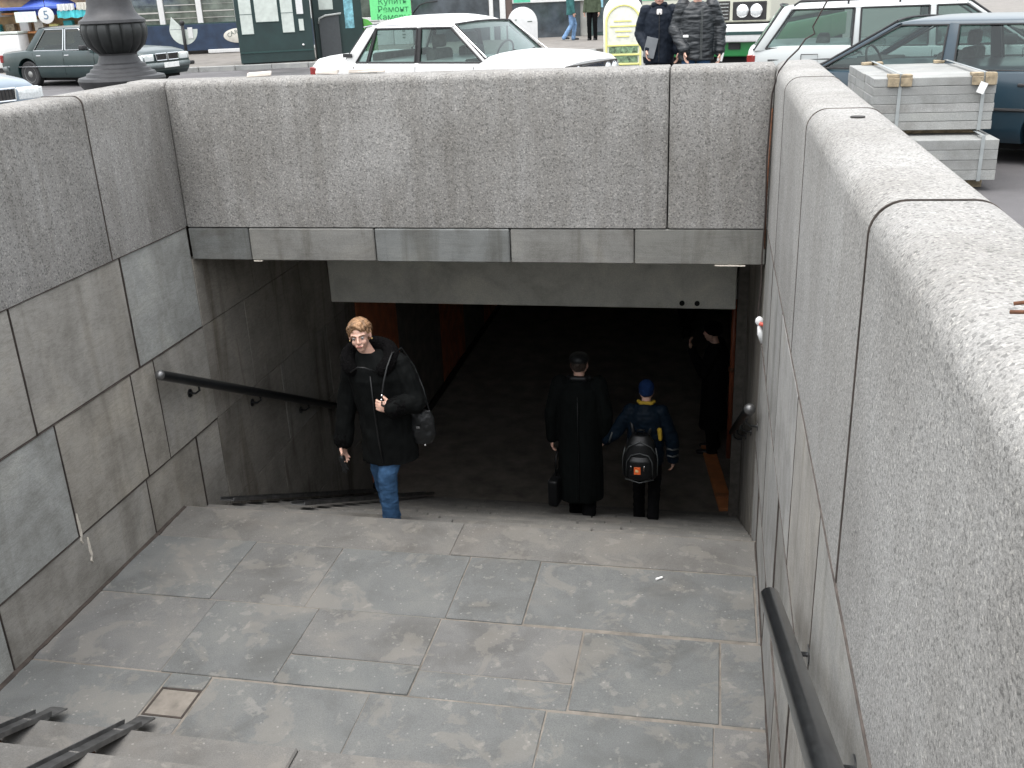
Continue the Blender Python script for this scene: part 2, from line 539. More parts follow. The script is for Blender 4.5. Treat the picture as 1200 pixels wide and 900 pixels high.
# ---- left retaining wall with its parapet
lw = thing('retaining_wall', (-0.15, -3.5, 0), 'long granite retaining wall on the left of the stairs, above the two steel ramps', 'wall')
MB().box(-0.34, -0.055, -7.7, 0.32, -0.9, ZB + 0.0, 0).obj('wall_core', m_joint, lw, world=True)
ys = [0.0, -1.03, -3.05, -5.05, -7.7]
joint_core(-T, 0.0, -7.69, 0.0, 0.062).obj('parapet_core', m_joint, lw, world=True)
for a, b in zip(ys[1:], ys):
    cr_block(-T, 0.0, a, b, parent=lw, mat=m_gran_dark)
for y_ in ys[1:-1]:
    joint_strip(-T, 0.0, y_, 0.062, lw, 0.0028)
face_strip(0.0, 1, -7.6, -0.01, ZB - 0.003, ZB + 0.002, lw)
rows = [(1.262, ZB, [-0.0, -0.95, -2.13, -3.3, -4.5, -5.7, -7.7]),
        (0.455, 1.262, [0.0, -0.78, -1.09, -1.97, -3.2, -4.3, -5.6, -7.7]),
        (-0.35, 0.455, [0.0, -0.38, -1.14, -2.78, -4.1, -5.4, -7.7])]
for z0, z1, js in rows:
    for a, b in zip(js[1:], js):
        o = random.uniform(-0.006, 0.004)
        slab_box(-0.08, o, a, b, z0, z1, m_wall, lw, g=0.004, bev=0.005)
        face_strip(0.0, 1, b - 0.0013, b + 0.0013, z0, z1, lw) if b < -0.1 else None
    face_strip(0.0, 1, -7.6, -0.01, z0 - 0.002, z0 + 0.002, lw)

# ---- right retaining wall
rw = thing('retaining_wall', (W + 0.15, -3.5, 0), 'long pale granite retaining wall on the right with broad rounded top and black handrail', 'wall')
MB().box(W + 0.055, W + 0.30, -7.7, 0.32, -0.9, ZB, 0).obj('wall_core', m_joint, rw, world=True)
joint_core(W, W + T - 0.01, -7.69, T, 0.085).obj('parapet_core', m_joint, rw, world=True)
ys = [T + 0.03, -0.98, -2.53, -4.46, -6.35, -7.7]
for a, b in zip(ys[1:], ys):
    cr_block(W, W + T - 0.01, a, b, r=0.085, parent=rw, gg=0.0025)
for y_ in ys[1:-1]:
    joint_strip(W, W + T - 0.01, y_, 0.085, rw)
face_strip(W, -1, -7.6, -0.01, ZB - 0.0035, ZB + 0.002, rw)
rows = [(1.262, ZB, [0.0, -0.9, -1.9, -3.05, -4.05, -5.2, -6.4, -7.7]),
        (0.455, 1.262, [0.0, -1.3, -2.4, -3.55, -4.6, -5.7, -7.7]),
        (-0.35, 0.455, [0.0, -0.75, -1.9, -2.9, -4.2, -5.7, -7.7])]
for z0, z1, js in rows:
    for a, b in zip(js[1:], js):
        o = random.uniform(-0.004, 0.005)
        slab_box(W - o, W + 0.08, a, b, z0, z1, m_wall_r, rw, g=0.006, bev=0.008)
        face_strip(W, -1, b - 0.0018, b + 0.0018, z0, z1, rw) if b < -0.1 else None
    face_strip(W, -1, -7.6, -0.01, z0 - 0.0022, z0 + 0.0022, rw)
# walls of the lower flight, under the street
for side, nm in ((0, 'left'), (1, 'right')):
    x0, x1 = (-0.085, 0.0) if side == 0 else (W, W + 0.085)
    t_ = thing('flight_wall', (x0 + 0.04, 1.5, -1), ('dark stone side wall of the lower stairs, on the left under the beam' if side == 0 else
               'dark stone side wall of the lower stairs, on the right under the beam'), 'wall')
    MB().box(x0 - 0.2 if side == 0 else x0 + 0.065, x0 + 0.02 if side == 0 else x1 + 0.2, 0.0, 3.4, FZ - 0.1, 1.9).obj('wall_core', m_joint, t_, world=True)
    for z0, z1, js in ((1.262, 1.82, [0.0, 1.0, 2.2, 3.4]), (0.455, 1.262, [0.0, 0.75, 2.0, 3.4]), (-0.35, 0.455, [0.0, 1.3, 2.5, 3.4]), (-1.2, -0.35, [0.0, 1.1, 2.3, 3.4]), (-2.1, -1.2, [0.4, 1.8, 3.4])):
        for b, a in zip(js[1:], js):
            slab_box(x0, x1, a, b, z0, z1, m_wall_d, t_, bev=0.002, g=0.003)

# ---- parapet and lintel over the tunnel mouth
pp = thing('portal_parapet', (W / 2, 0.16, 1.81), 'wide granite parapet block spanning the tunnel mouth above a thin course of slabs', 'wall')
cr_block(0.0, 3.71, 0.0, T, parent=pp, along='x', mat=m_gran_dark, r=0.055)
cr_block(3.71, W, 0.0, T, parent=pp, along='x', mat=m_gran_dark, r=0.055)
cr_block(-T, 0.0, 0.0, T, parent=pp, along='x', mat=m_gran_dark, r=0.055)
js = [0.0, 0.51, 1.53, 2.57, 3.48, W]
for a, b in zip(js, js[1:]):
    slab_box(a, b, random.uniform(-0.004, 0.006), 0.09, 1.815, ZB - 0.004, m_lint, pp, axes='xz', name='lintel_slab', bev=0.008)
MB().box(0.0, W, 0.07, 0.5, 1.83, ZB).obj('lintel_core', m_ceil, pp, world=True)

# ---- landing: base of mortar with individual slabs
ld = thing('landing', (W / 2, -2.0, 0), None, None, kind='structure')
MB().box(0.0, W, -3.32, YE + 0.01, -0.3, -0.006).obj('mortar_bed', m_mortar, ld, world=True)
def pave(x0, x1, y0, y1, z=0.0, mat=None, name='paving_slab'):
    z += random.uniform(-0.002, 0.003)
    return slab_box(x0, x1, y0, y1, z - 0.12, z, mat or m_pave, ld, name=name, bev=0.004, g=0.003, axes='xy', jit=0.003)
pave(0.0, 2.28, -1.15, YE, mat=m_step); pave(2.28, W, -1.15, YE, mat=m_step)
r1 = (-1.90, -1.155)
for a, b in ((0.0, 0.82), (0.82, 1.49), (1.49, 2.44), (2.44, 2.94)):
    pave(a, b, *r1)
pave(2.94, 4.37, -1.885, -1.16); pave(4.375, W, -1.90, -1.155)
for a, b in ((0.0, 0.88), (0.88, 1.60)):
    pave(a, b, -2.65, -1.905)
pave(1.60, 2.42, -2.38, -1.905); pave(2.42, 3.33, -2.42, -1.905)
pave(1.60, 3.33, -2.65, -2.39) if False else (pave(1.60, 2.42, -2.65, -2.385), pave(2.42, 3.33, -2.65, -2.425))
pave(3.335, 4.15, -2.64, -1.915); pave(4.158, W, -2.64, -1.915)
pave(0.0, 0.96, -3.30, -2.655); pave(1.23, 2.20, -3.30, -2.66); pave(2.20, 3.22, -3.30, -2.66); pave(3.22, 4.12, -3.30, -2.66); pave(4.12, W, -3.30, -2.66)
pave(0.965, 1.225, -2.78, -2.655); pave(0.965, 1.225, -3.30, -3.02)
ds = MB()
rg = []
for k in range(40):
    yy = -3.3 + 2.58 * k / 39
    e_ = 0.022 + 0.018 * noise.noise(Vector((yy * 3, 0, 0))) + 0.012 * noise.noise(Vector((yy * 11, 3, 0)))
    rg.append([(0.0, yy, -0.02), (0.0, yy, 0.012), (max(.008, e_), yy, 0.004), (max(.008, e_) + .002, yy, -0.02)])
ds.loft(rg).obj('gutter_dirt', m_joint, ld, world=True)
ds = MB(); rg = []
for k in range(30):
    yy = -3.3 + 2.58 * k / 29
    e_ = 0.010 + 0.008 * noise.noise(Vector((yy * 4, 9, 0)))
    rg.append([(W - 0.001, yy, -0.02), (W - 0.001, yy, 0.008), (W - max(.003, e_), yy, 0.003), (W - max(.003, e_) - .002, yy, -0.02)])
ds.loft(rg).obj('gutter_dirt', m_joint, ld, world=True)
m_lime = plain('lime_crust', (0.50, 0.46, 0.40), 0.9, var=0.3, scale=30)
for (yy, z0_, z1_, w_) in ((-1.955, .40, .62, .012), (-1.90, .22, .41, .010)):
    lc = MB(); rg = []
    for k in range(9):
        f = k / 8; ww = w_ * (math.sin(math.pi * (f * .9 + .05)) + .15)
        y_ = yy + 0.02 * noise.noise(Vector((f * 4, yy, 0)))
        rg.append([(0.0, y_ - ww, z0_ + (z1_ - z0_) * f), (0.008, y_ - ww * .6, z0_ + (z1_ - z0_) * f), (0.008, y_ + ww * .6, z0_ + (z1_ - z0_) * f), (0.0, y_ + ww, z0_ + (z1_ - z0_) * f)])
    lc.loft(rg).obj('lime_crust', m_lime, lw, world=True)
for (xa, xb) in ((4.05, 4.26), (0.53, 0.60)):
    lc = MB(); rg = []
    for k in range(11):
        f = k / 10; h_ = .003 + .005 * abs(noise.noise(Vector((xa * 3 + f * 9, 0, 0))))
        xx = xa + (xb - xa) * f
        rg.append([(xx, 0.01, 1.812), (xx, -.010, 1.812), (xx, -.010, 1.814 + h_), (xx, 0.01, 1.814 + h_)])
    lc.loft(rg).obj('lime_crust', m_lime, pp, world=True)
# recessed square pit with rusty hook
hp = thing('pavement_socket', (1.095, -2.90, -0.03), 'small square recessed socket with rusty iron plate in the landing', 'socket')
fr = MB()
for a, b, c, d in ((-0.125, 0.125, -0.118, -0.106), (-0.125, 0.125, 0.106, 0.118), (-0.125, -0.113, -0.106, 0.106), (0.113, 0.125, -0.106, 0.106)):
    fr.box(a, b, c, d, -0.02, 0.028)
fr.obj('iron_frame', m_joint, hp)
MB().box(-0.112, 0.112, -0.105, 0.105, -0.03, 0.008, jit=0.004).obj('mortar_fill', m_step, hp)
MB().lathe([(0.052, 0.010), (0.050, 0.020), (0.03, 0.022)], n=14).obj('iron_plate', plain('dark_iron', (0.05, 0.05, 0.055), 0.6, 0.5), hp)

# ---- upper flight (descends towards the landing, the camera stands at its head)
us = thing('upper_stairs', (W / 2, -5.5, 0), None, None, kind='structure')
n_up = 13
for k in range(1, n_up + 1):
    y1 = -3.30 - (k - 1) * 0.338
    z = 0.154 * k
    js = [0.0, 1.3 + 0.25 * ((k * 7) % 4), 2.9 + 0.2 * ((k * 5) % 4), W]
    for a, b in zip(js, js[1:]):
        slab_box(a, b, y1 - 0.40, y1 + random.uniform(-0.004, 0.004), z - 0.15, z + random.uniform(-0.002, 0.002), m_step, us, name='stone_step', bev=0.010, axes='x')
    MB().box(0.0, W, y1 - 0.39, y1 - 0.05, -0.3, z - 0.152).obj('step_bed', m_mortar, us, world=True)
# ---- lower flight
ls = thing('lower_stairs', (W / 2, 1.4, -1), None, None, kind='structure')
n_lo = 13
for k in range(1, n_lo + 1):
    y0 = YE + (k - 1) * 0.3154
    z = -FZ * 0 - k * (2.05 / 13)
    js = [0.0, 1.5 + 0.2 * ((k * 3) % 4), 3.0 + 0.2 * ((k * 7) % 3), W]
    for a, b in zip(js, js[1:]):
        slab_box(a, b, y0 - 0.03, y0 + 0.3154 + 0.012, z - 0.16, z, m_step, ls, name='stone_step', bev=0.008, axes='x')
MB().prism([(YE + 0.02, -0.3), (3.4, FZ - 0.3), (YE + 0.02, FZ - 0.3)], 0.0, W, 'x').obj('stair_bed', m_mortar, ls, world=True)

# ---- tunnel beyond the stairs
TY = 26.0
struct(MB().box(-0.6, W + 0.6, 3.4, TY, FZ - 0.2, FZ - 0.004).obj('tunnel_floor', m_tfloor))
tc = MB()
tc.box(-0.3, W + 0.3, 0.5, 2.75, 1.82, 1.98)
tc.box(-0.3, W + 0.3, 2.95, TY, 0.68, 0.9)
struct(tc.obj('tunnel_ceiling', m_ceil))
tl = thing('tunnel_wall', (-0.1, 12, FZ), 'dark tunnel wall with reddish panels coloured as lamp glow, beyond the woman', 'wall')
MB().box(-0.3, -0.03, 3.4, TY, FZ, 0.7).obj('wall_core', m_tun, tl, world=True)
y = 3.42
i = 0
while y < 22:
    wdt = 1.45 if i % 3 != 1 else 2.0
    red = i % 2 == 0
    o = slab_box(-0.05, 0.0, y, y + wdt, FZ + 0.12, 0.66, m_tun_glow_tint if red else m_tun, tl, name='wall_panel')  # alternate panels carry the painted lamp glow
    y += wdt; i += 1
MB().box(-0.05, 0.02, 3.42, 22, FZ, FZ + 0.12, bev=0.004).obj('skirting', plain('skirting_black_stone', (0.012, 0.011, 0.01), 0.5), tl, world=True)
tr = thing('tunnel_wall', (W + 0.1, 12, FZ), 'dark tunnel wall with thin edge coloured as reddish lamp glow on the right, beyond the standing figure', 'wall')
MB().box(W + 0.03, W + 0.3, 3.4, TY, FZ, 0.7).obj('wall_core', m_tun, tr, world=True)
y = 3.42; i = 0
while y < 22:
    slab_box(W, W + 0.05, y, y + 1.6, FZ, 0.66, m_tun_glow_tint if i == 1 else m_tun, tr, name='wall_panel')  # second panel takes the painted glow colour
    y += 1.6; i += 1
te = MB().box(-0.4, W + 0.4, TY, TY + 0.2, FZ, 0.9).obj('tunnel_end_wall', m_tun)
tag(te, 'unlit end wall of the tunnel, lost in the dark', 'wall')

# ---- concrete beam under the slab, inside the mouth
bm_ = thing('concrete_beam', (W / 2, 2.82, 0.64), 'pale painted concrete beam across the tunnel mouth with two holes near its right end', 'beam')
o = MB().box(0.0, W - 0.12, 2.72, 2.94, 0.64, 1.82, bev=0.008).obj('beam_body', m_conc, bm_, world=True)
hm = plain('hole_black', (0.01, 0.01, 0.01), 1.0)
for hx in (3.75, 3.90):
    MB().cyl((hx, 2.70, 0.70), (hx, 2.722, 0.70), 0.026, 0.026).obj('drilled_hole', hm, bm_, world=True)
MB().box(W - 0.10, W + 0.0, 2.78, 2.94, FZ, 1.82).obj('beam_bearing', m_dark_stone, bm_, world=True)
pipe = thing('rusty_pipe', (W - 0.07, 4.9, FZ), 'thin red-brown upright pipe against the right tunnel wall', 'pipe')
MB().tube([(0, 0, 0), (0, 0, 1.3), (0, 0, 2.7)], 0.035, 10).obj('pipe_tube', plain('red_brown_paint', (0.25, 0.07, 0.03), 0.5), pipe, smooth=True)
MB().lathe([(0.05, 1.2), (0.05, 1.24), (0.042, 1.25)], n=14).obj('pipe_collar', m_rust, pipe)

# ---- handrails
def handrail(p0, p1, label, wallx, nb, hidden_end=None):
    p0 = Vector(p0); p1 = Vector(p1)
    h = thing('handrail', p0, label, 'handrail', group='black tube handrails on the stair walls')
    d = (p1 - p0)
    MB().tube([(0, 0, 0), d * 0.5, d], 0.039, 18).obj('rail', m_black_metal, h, auto=60)
    for q in (Vector((0, 0, 0)), d):
        MB().ico(q, 0.038, 3).obj('end_cap', m_steel if q.length < 1e-6 else m_black_metal, h, smooth=True)
    for i in range(nb):
        f = (i + 0.5) / nb
        q = d * f
        wx = wallx - p0.x
        mbk = MB()
        mbk.tube([q + Vector((0, 0, -0.02)), q + Vector((0, 0, -0.075)), (wx * 0.4, q.y, q.z - 0.10), (wx, q.y, q.z - 0.10)], 0.009, 8)
        s_ = 1 if wx > 0 else -1
        mbk.cyl((wx - s_ * 0.008, q.y, q.z - 0.10), (wx, q.y, q.z - 0.10), 0.035, 0.035)
        mbk.obj('bracket', m_black_metal, h, auto=40)
    return h
handrail((0.09, -0.86, 1.175), (0.09, 3.1, -0.80), 'black handrail on the left wall running down past the woman', 0.0, 4)
handrail((W - 0.085, -0.62, 0.98), (W - 0.085, 3.0, -0.83), 'black handrail low in the right corner of the tunnel mouth, silver end', W, 4)
handrail((W - 0.105, -3.55, 1.42), (W - 0.105, -7.5, 3.05), 'thick black handrail in the foreground on the right wall', W, 4)

# ---- steel wheel ramps
def ramp_channel(x, y0, z0, y1, z1, label, wd=0.12):
    r_ = thing('wheel_ramp', (x, y0, z0), label, 'ramp', group='steel wheel ramps on the stairs')
    L_ = math.hypot(y1 - y0, z1 - z0); a = math.atan2(z1 - z0, y1 - y0)
    M = Matrix.Rotation(a, 4, 'X')
    MB().box(-wd / 2, wd / 2, 0, L_, 0.0, 0.008, M=M).obj('channel_base', m_steel, r_)
    for s_ in (-1, 1):
        MB().box(s_ * wd / 2 - 0.004, s_ * wd / 2 + 0.004, -0.0, L_, 0.0, 0.055, M=M, bev=0.002).obj('channel_flange', m_steel, r_)
    for i in range(3):
        f = L_ * (0.12 + 0.36 * i)
        c = M @ Vector((0, f, 0))
        MB().tube([c, c + Vector((0, 0.0, -0.11))], 0.009, 6).obj('support_pin', m_rust, r_)
    # bent tail that lands on the paving
    MB().box(-wd / 2, wd / 2, -0.16 if y1 > y0 else -0.16, 0.0, -0.012, 0.004).obj('tail_plate', m_rust, r_)
    return r_
def ramp_up(x, label):
    # rises towards the camera (towards -y)
    y0, z0 = -3.22, 0.10
    y1, z1 = -7.3, 0.10 + 4.08 * 0.154 / 0.338
    r_ = thing('wheel_ramp', (x, y0, z0), label, 'ramp', group='steel wheel ramps on the stairs')
    L_ = math.hypot(y1 - y0, z1 - z0); a = math.atan2(z1 - z0, -(y1 - y0))
    M = Matrix.Rotation(math.pi, 4, 'Z') @ Matrix.Rotation(a, 4, 'X')
    wd = 0.10
    MB().box(-wd / 2, wd / 2, 0, L_, 0.0, 0.008, M=M).obj('channel_base', m_steel, r_)
    for s_ in (-1, 1):
        MB().box(s_ * wd / 2 - 0.004, s_ * wd / 2 + 0.004, 0.0, L_, 0.0, 0.030, M=M, bev=0.002).obj('channel_flange', m_steel, r_)
    MB().box(-wd / 2, wd / 2, 0.0, 0.14, -0.05, -0.042, M=Matrix.Rotation(R(-22), 4, 'X') @ Matrix.Translation((0, 0, 0.045))).obj('tail_plate', m_steel, r_)
    for i in range(5):
        c = M @ Vector((0.03, 0.35 + 0.9 * i, 0))
        MB().tube([c, c + Vector((0.02, 0.03, -0.14))], 0.010, 6).obj('support_pin', m_rust, r_)
    return r_
ramp_up(0.52, 'steel wheel ramp channel nearest the left wall, its end just inside the frame')
ramp_up(1.06, 'steel wheel ramp channel ending beside the square socket')
for x, lb in ((0.12, 'steel wheel ramp going down along the left wall behind the landing edge'), (0.75, 'steel wheel ramp going down at the feet of the woman')):
    r_ = thing('wheel_ramp', (x, YE + 0.42, -0.175), lb, 'ramp', group='steel wheel ramps on the stairs')
    L_ = 4.0; M = Matrix.Rotation(-math.atan(0.5), 4, 'X')
    MB().box(-0.06, 0.06, 0, L_, 0.0, 0.008, M=M).obj('channel_base', m_steel, r_)
    for s_ in (-1, 1):
        MB().box(s_ * 0.06 - 0.004, s_ * 0.06 + 0.004, 0.0, L_, 0.0, 0.03, M=M, bev=0.002).obj('channel_flange', m_steel, r_)

# ---- loose things on the stairs and walls
pl = thing('plank', (4.3, 3.45, FZ), 'orange-brown wooden plank lying at the foot of the lower stairs on the right', 'plank', rz=R(8))
MB().box(-0.085, 0.085, 0, 1.75, 0.0, 0.045, bev=0.006, jit=0.004).obj('board', plain('orange_wood', (0.42, 0.16, 0.06), 0.7, var=0.25, scale=6), pl)
MB().box(-0.085, 0.085, 0.25, 0.33, 0.045, 0.07, bev=0.004).obj('cleat', plain('orange_wood_dark', (0.30, 0.12, 0.05), 0.7), pl)
cg = MB().cyl((3.735, -1.29, 0.008), (3.775, -1.26, 0.009), 0.008, 0.007, 8).obj('litter_stub', plain('white_paper', (0.85, 0.85, 0.83), 0.8))
tag(cg, 'tiny white scrap of litter on the right part of the landing', 'litter')

cb = thing('hanging_cable', (W - 0.03, -0.12, 1.5), 'thin dark cable hanging from above down the right corner of the portal', 'cable')
pts = [(5.60, -0.15, 5.4), (5.05, -0.15, 4.15), (4.69, -0.15, 3.58), (4.60, -0.15, 3.40), (4.615, -0.15, 3.36), (4.56, -0.15, 3.33), (4.52, -0.15, 3.27), (4.46, -0.14, 3.21), (4.41, -0.13, 3.14), (4.375, -0.12, 3.0), (4.365, -0.10, 2.6), (4.375, -0.07, 2.2), (4.37, -0.06, 1.9), (4.375, -0.05, 1.7), (4.365, -0.05, 1.5), (4.37, -0.05, 1.40)]
MB().tube(pts, 0.0055, 6).obj('cable_strand', plain('dark_cable', (0.035, 0.025, 0.022), 0.7), cb, smooth=True, world=True)
MB().tube([(4.385, -0.06, 2.9), (4.378, -0.05, 2.3), (4.385, -0.05, 1.95)], 0.006, 6).obj('rust_wire', m_rust, cb, smooth=True, world=True)
tie = MB()
tie.ico((4.375, -0.07, 1.43), 0.030, 2, (1.0, 0.7, 1.2)); tie.tube([(4.375, -0.07, 1.40), (4.385, -0.08, 1.34), (4.40, -0.08, 1.27)], [0.012, 0.022, 0.012], 8)
tie.obj('white_tape_knot', plain('white_tape', (0.75, 0.75, 0.75), 0.5), cb, smooth=True, world=True)
MB().tube([(4.375, -0.085, 1.42), (4.42, -0.09, 1.40)], [0.016, 0.012], 8).obj('red_tape', plain('red_tape', (0.55, 0.10, 0.07), 0.5), cb, smooth=True, world=True)

wr = thing('bent_wire', (4.55, -5.38, ZC), 'rusty bent wire prongs on top of the right wall at the photo edge', 'wire')
for q in ([(4.66, -5.40, 3.14), (4.60, -5.37, 3.185), (4.53, -5.36, 3.19), (4.497, -5.35, 3.182)], [(4.67, -5.46, 3.14), (4.58, -5.45, 3.18), (4.50, -5.42, 3.19), (4.478, -5.405, 3.185)]):
    MB().tube(q, 0.0035, 6).obj('prong', m_rust, wr, smooth=True, world=True)
ph = MB().lathe([(0.028, -0.01), (0.028, 0.001), (0.02, 0.0015)], c=(4.562, -2.854, ZC + 0.005), n=14).obj('bolt_stub', plain('bolt_black', (0.02, 0.018, 0.016), 0.8))
tag(ph, 'small dark iron bolt stub on top of the right wall', 'bolt')
for i, (x, y, l, a, lb) in enumerate(((0.66, 0.235, 0.17, 12, 'left one of three pale broken battens lying on the portal parapet'), (1.19, 0.26, 0.17, 3, 'short pale batten on the portal parapet below the white car rear pillar'), (1.50, 0.25, 0.26, 6, 'pale broken batten on the portal parapet below the white car rear door'))):
    b_ = MB().box(-l / 2, l / 2, -0.03, 0.03, 0, 0.028, bev=0.005, jit=0.006, M=None).obj('wood_batten', plain('pale_batten', (0.62, 0.56, 0.50), 0.8))
    b_.location = (x, y, ZC + 0.004); b_.rotation_euler = (0, 0, R(a))
    tag(b_, lb, 'batten')
# ================================================================= vehicles
m_glass = glass('car_glass', (0.46, 0.56, 0.54))
m_glass_d = glass('dark_car_glass', (0.25, 0.32, 0.32), 0.66)
m_rub = plain('black_rubber', (0.018, 0.018, 0.019), 0.7, var=0.3)
m_chrome = plain('chrome', (0.72, 0.73, 0.74), 0.16, 1.0, var=0.05)
m_int = plain('car_interior', (0.035, 0.032, 0.030), 0.8, var=0.3)
m_int_l = plain('car_seat_grey', (0.10, 0.095, 0.09), 0.85, var=0.3)
m_rim = plain('dull_hubcap', (0.28, 0.28, 0.27), 0.45, 0.6, var=0.3, scale=8)
m_lamp = plain('headlamp_glass', (0.75, 0.78, 0.78), 0.12, 0.3, var=0.15, scale=40, coat=1.0)
m_red = plain('tail_lamp_red', (0.22, 0.015, 0.012), 0.25, coat=0.8)
m_orange = plain('turn_lamp_orange', (0.75, 0.22, 0.03), 0.25, coat=0.8)
m_plate = plain('number_plate_white', (0.72, 0.72, 0.70), 0.5)
m_under = plain('underbody_black', (0.008, 0.008, 0.008), 0.95)

def interp(tab, x):
    if x <= tab[0][0]: return tab[0][1]
    for (a, u), (b, v) in zip(tab, tab[1:]):
        if x <= b:
            f = (x - a) / (b - a)
            return u + (v - u) * f
    return tab[-1][1]

def make_wheel(car, x, y, r, side):
    wd = 0.19
    s = side
    w_ = MB()
    prof = [(r * 0.62, -wd / 2), (r * 0.9, -wd / 2), (r * 0.985, -wd / 2 + 0.025), (r, 0), (r * 0.985, wd / 2 - 0.025), (r * 0.9, wd / 2), (r * 0.62, wd / 2 - 0.01)]
    w_.lathe(prof, n=30)
    M = Matrix.Translation((x, y, r)) @ Matrix.Rotation(R(90), 4, 'X')
    w_.bm.transform(M)
    t_ = w_.obj('tyre', m_rub, car, auto=35)
    k = MB()
    k.lathe([(r * 0.63, 0.055), (r * 0.61, 0.088), (r * 0.55, 0.078), (r * 0.40, 0.062), (r * 0.22, 0.088), (r * 0.14, 0.105), (0.012, 0.108)], n=28)
    for i in range(8):
        a = 2 * math.pi * i / 8
        k.box(r * 0.27, r * 0.52, -0.018, 0.018, 0.064, 0.082, bev=0.004, M=Matrix.Rotation(a, 4, 'Z'))
    k.bm.transform(Matrix.Translation((x, y, r)) @ Matrix.Rotation(R(90) if s < 0 else R(-90), 4, 'X'))
    k.obj('rim', m_rim, t_, auto=35)
    return t_

def car(name, label, loc, th, P, scale=1.0, group=None):
    c = thing(name, loc, label, P.get('cat', 'car'), rz=th, scale=scale, group=group)
    Lh = P['L'] / 2; W2 = P['W'] / 2
    body_m = P['mat']
    top = P['top']                          # side profile of the lower body: (x, z)
    zs = P.get('sill', 0.24)
    xs = sorted(set([-Lh, -Lh + 0.03, -Lh + 0.1, Lh - 0.1, Lh - 0.03, Lh] + [x for x, z in top] + [-Lh + (2 * Lh) * i / 40 for i in range(41)]))
    xs = [x for i, x in enumerate(xs) if i == 0 or x - xs[i - 1] > 0.012]
    def half(x):
        e = min(1.0, (Lh - abs(x)) / 0.55)
        return W2 * (0.90 + 0.10 * math.sin(e * math.pi / 2))
    rings = []
    for x in xs:
        zt = interp(top, x); h = half(x)
        e = max(0.0, 1 - (Lh - abs(x)) / 0.10)
        zlo = zs + 0.10 * e
        drop = 0.03 * e
        zt -= drop
        side = [(h * 0.93, zlo), (h * 0.975, zlo + 0.05), (h * 0.995, zlo + 0.16), (h, (zlo + zt) / 2), (h * 0.992, zt - 0.16), (h * 0.975, zt - 0.085), (h * 0.955, zt - 0.035), (h * 0.90, zt - 0.008), (h * 0.6, zt + 0.016), (h * 0.25, zt + 0.026)]
        rr = [(x, -y_, z_) for y_, z_ in side] + [(x, y_, z_) for y_, z_ in side[::-1]]
        rings.append(rr)
    body = MB().loft(rings).obj('body_tmp', body_m, None)
    wr = P.get('wr', 0.31)
    cut = MB()
    for wx in P['wheels']:
        for s_ in (-1, 1):
            cut.cyl((wx, s_ * (W2 + 0.2), wr + 0.02), (wx, s_ * (W2 - 0.26), wr + 0.02), wr * 1.16, n=28)
    co = cut.obj('cut_tmp', m_under, None)
    md = body.modifiers.new('b', 'BOOLEAN'); md.object = co; md.operation = 'DIFFERENCE'; md.solver = 'EXACT'
    bpy.context.view_layer.update()
    dg = bpy.context.evaluated_depsgraph_get()
    me = bpy.data.meshes.new_from_object(body.evaluated_get(dg))
    bpy.data.objects.remove(body); bpy.data.objects.remove(co)
    me.materials.clear(); me.materials.append(body_m)
    for f in me.polygons: f.material_index = 0
    me.polygons.foreach_set('use_smooth', [True] * len(me.polygons))
    me.set_sharp_from_angle(angle=R(38))
    b = bpy.data.objects.new('body', me); COL.objects.link(b); b.parent = c
    MB().box(-Lh + 0.25, Lh - 0.25, -W2 + 0.24, W2 - 0.24, 0.16, 0.5).obj('underbody', m_under, c)
    # greenhouse
    A0, A1, C1, C0 = P['A0'], P['A1'], P['C1'], P['C0']
    zb, zr = P['belt'], P['H'] - P.get('rd', 0.055)
    wb, wt = W2 * 0.925, W2 * P.get('tumble', 0.76)
    crown = P.get('rd', 0.055)
    def rail(x):      # half width & height of the roof rail at x
        f = 0.0
        if x > A1 - 0.25: f = (x - (A1 - 0.25)) / 0.25
        if x < C1 + 0.25: f = (C1 + 0.25 - x) / 0.25
        return wt - 0.012 * f, zr - 0.022 * f * f
    rings = []
    for i in range(13):
        x = C1 + (A1 - C1) * i / 12
        h, z = rail(x)
        cz = crown * (1 - 0.45 * abs(2 * i / 12 - 1) ** 3)
        sec = [(h - 0.02, z - 0.03), (h + 0.002, z - 0.018), (h - 0.01, z + 0.008), (h - 0.06, z + 0.022), (h * 0.6, z + cz * 0.78), (h * 0.25, z + cz)]
        rings.append([(x, -a, q) for a, q in sec] + [(x, a, q) for a, q in sec[::-1]])
    roof = MB().loft(rings).obj('roof', body_m, c, auto=50)
    def pillar(xb0, xb1, xt0, xt1, nm='pillar', mat=None, d=0.0):
        for s_ in (-1, 1):
            m_ = MB()
            vs = []
            for (xx, z_, h) in ((xb0, zb - 0.02, wb), (xb1, zb - 0.02, wb), (xt1, zr + 0.0, wt), (xt0, zr + 0.0, wt)):
                vs.append((xx, s_ * (h + d), z_)); 
            inner = [(p[0], p[1] - s_ * 0.05, p[2]) for p in vs]
            V = [m_.bm.verts.new(p) for p in vs + inner]
            for q in ((0, 1, 2, 3), (7, 6, 5, 4), (0, 4, 5, 1), (1, 5, 6, 2), (2, 6, 7, 3), (3, 7, 4, 0)):
                m_.bm.faces.new([V[i] for i in q])
            bmesh.ops.bevel(m_.bm, geom=m_.bm.edges[:], offset=0.008, segments=2, affect='EDGES', profile=0.5)
            m_.obj(nm, mat or body_m, c, auto=40)
    pillar(A0 - 0.075, A0 + 0.0, A1 - 0.055, A1 + 0.0)
    pillar(C0 - 0.0, C0 + P.get('cw', 0.16), C1 - 0.0, C1 + P.get('cwt', 0.12))
    for xb, xt, w_ in P['pillars']:
        pillar(xb - w_ / 2, xb + w_ / 2, xt - w_ / 2 * 0.8, xt + w_ / 2 * 0.8, mat=P.get('pillar_mat'), d=-0.004)
    # glass
    gm = P.get('glass', m_glass)
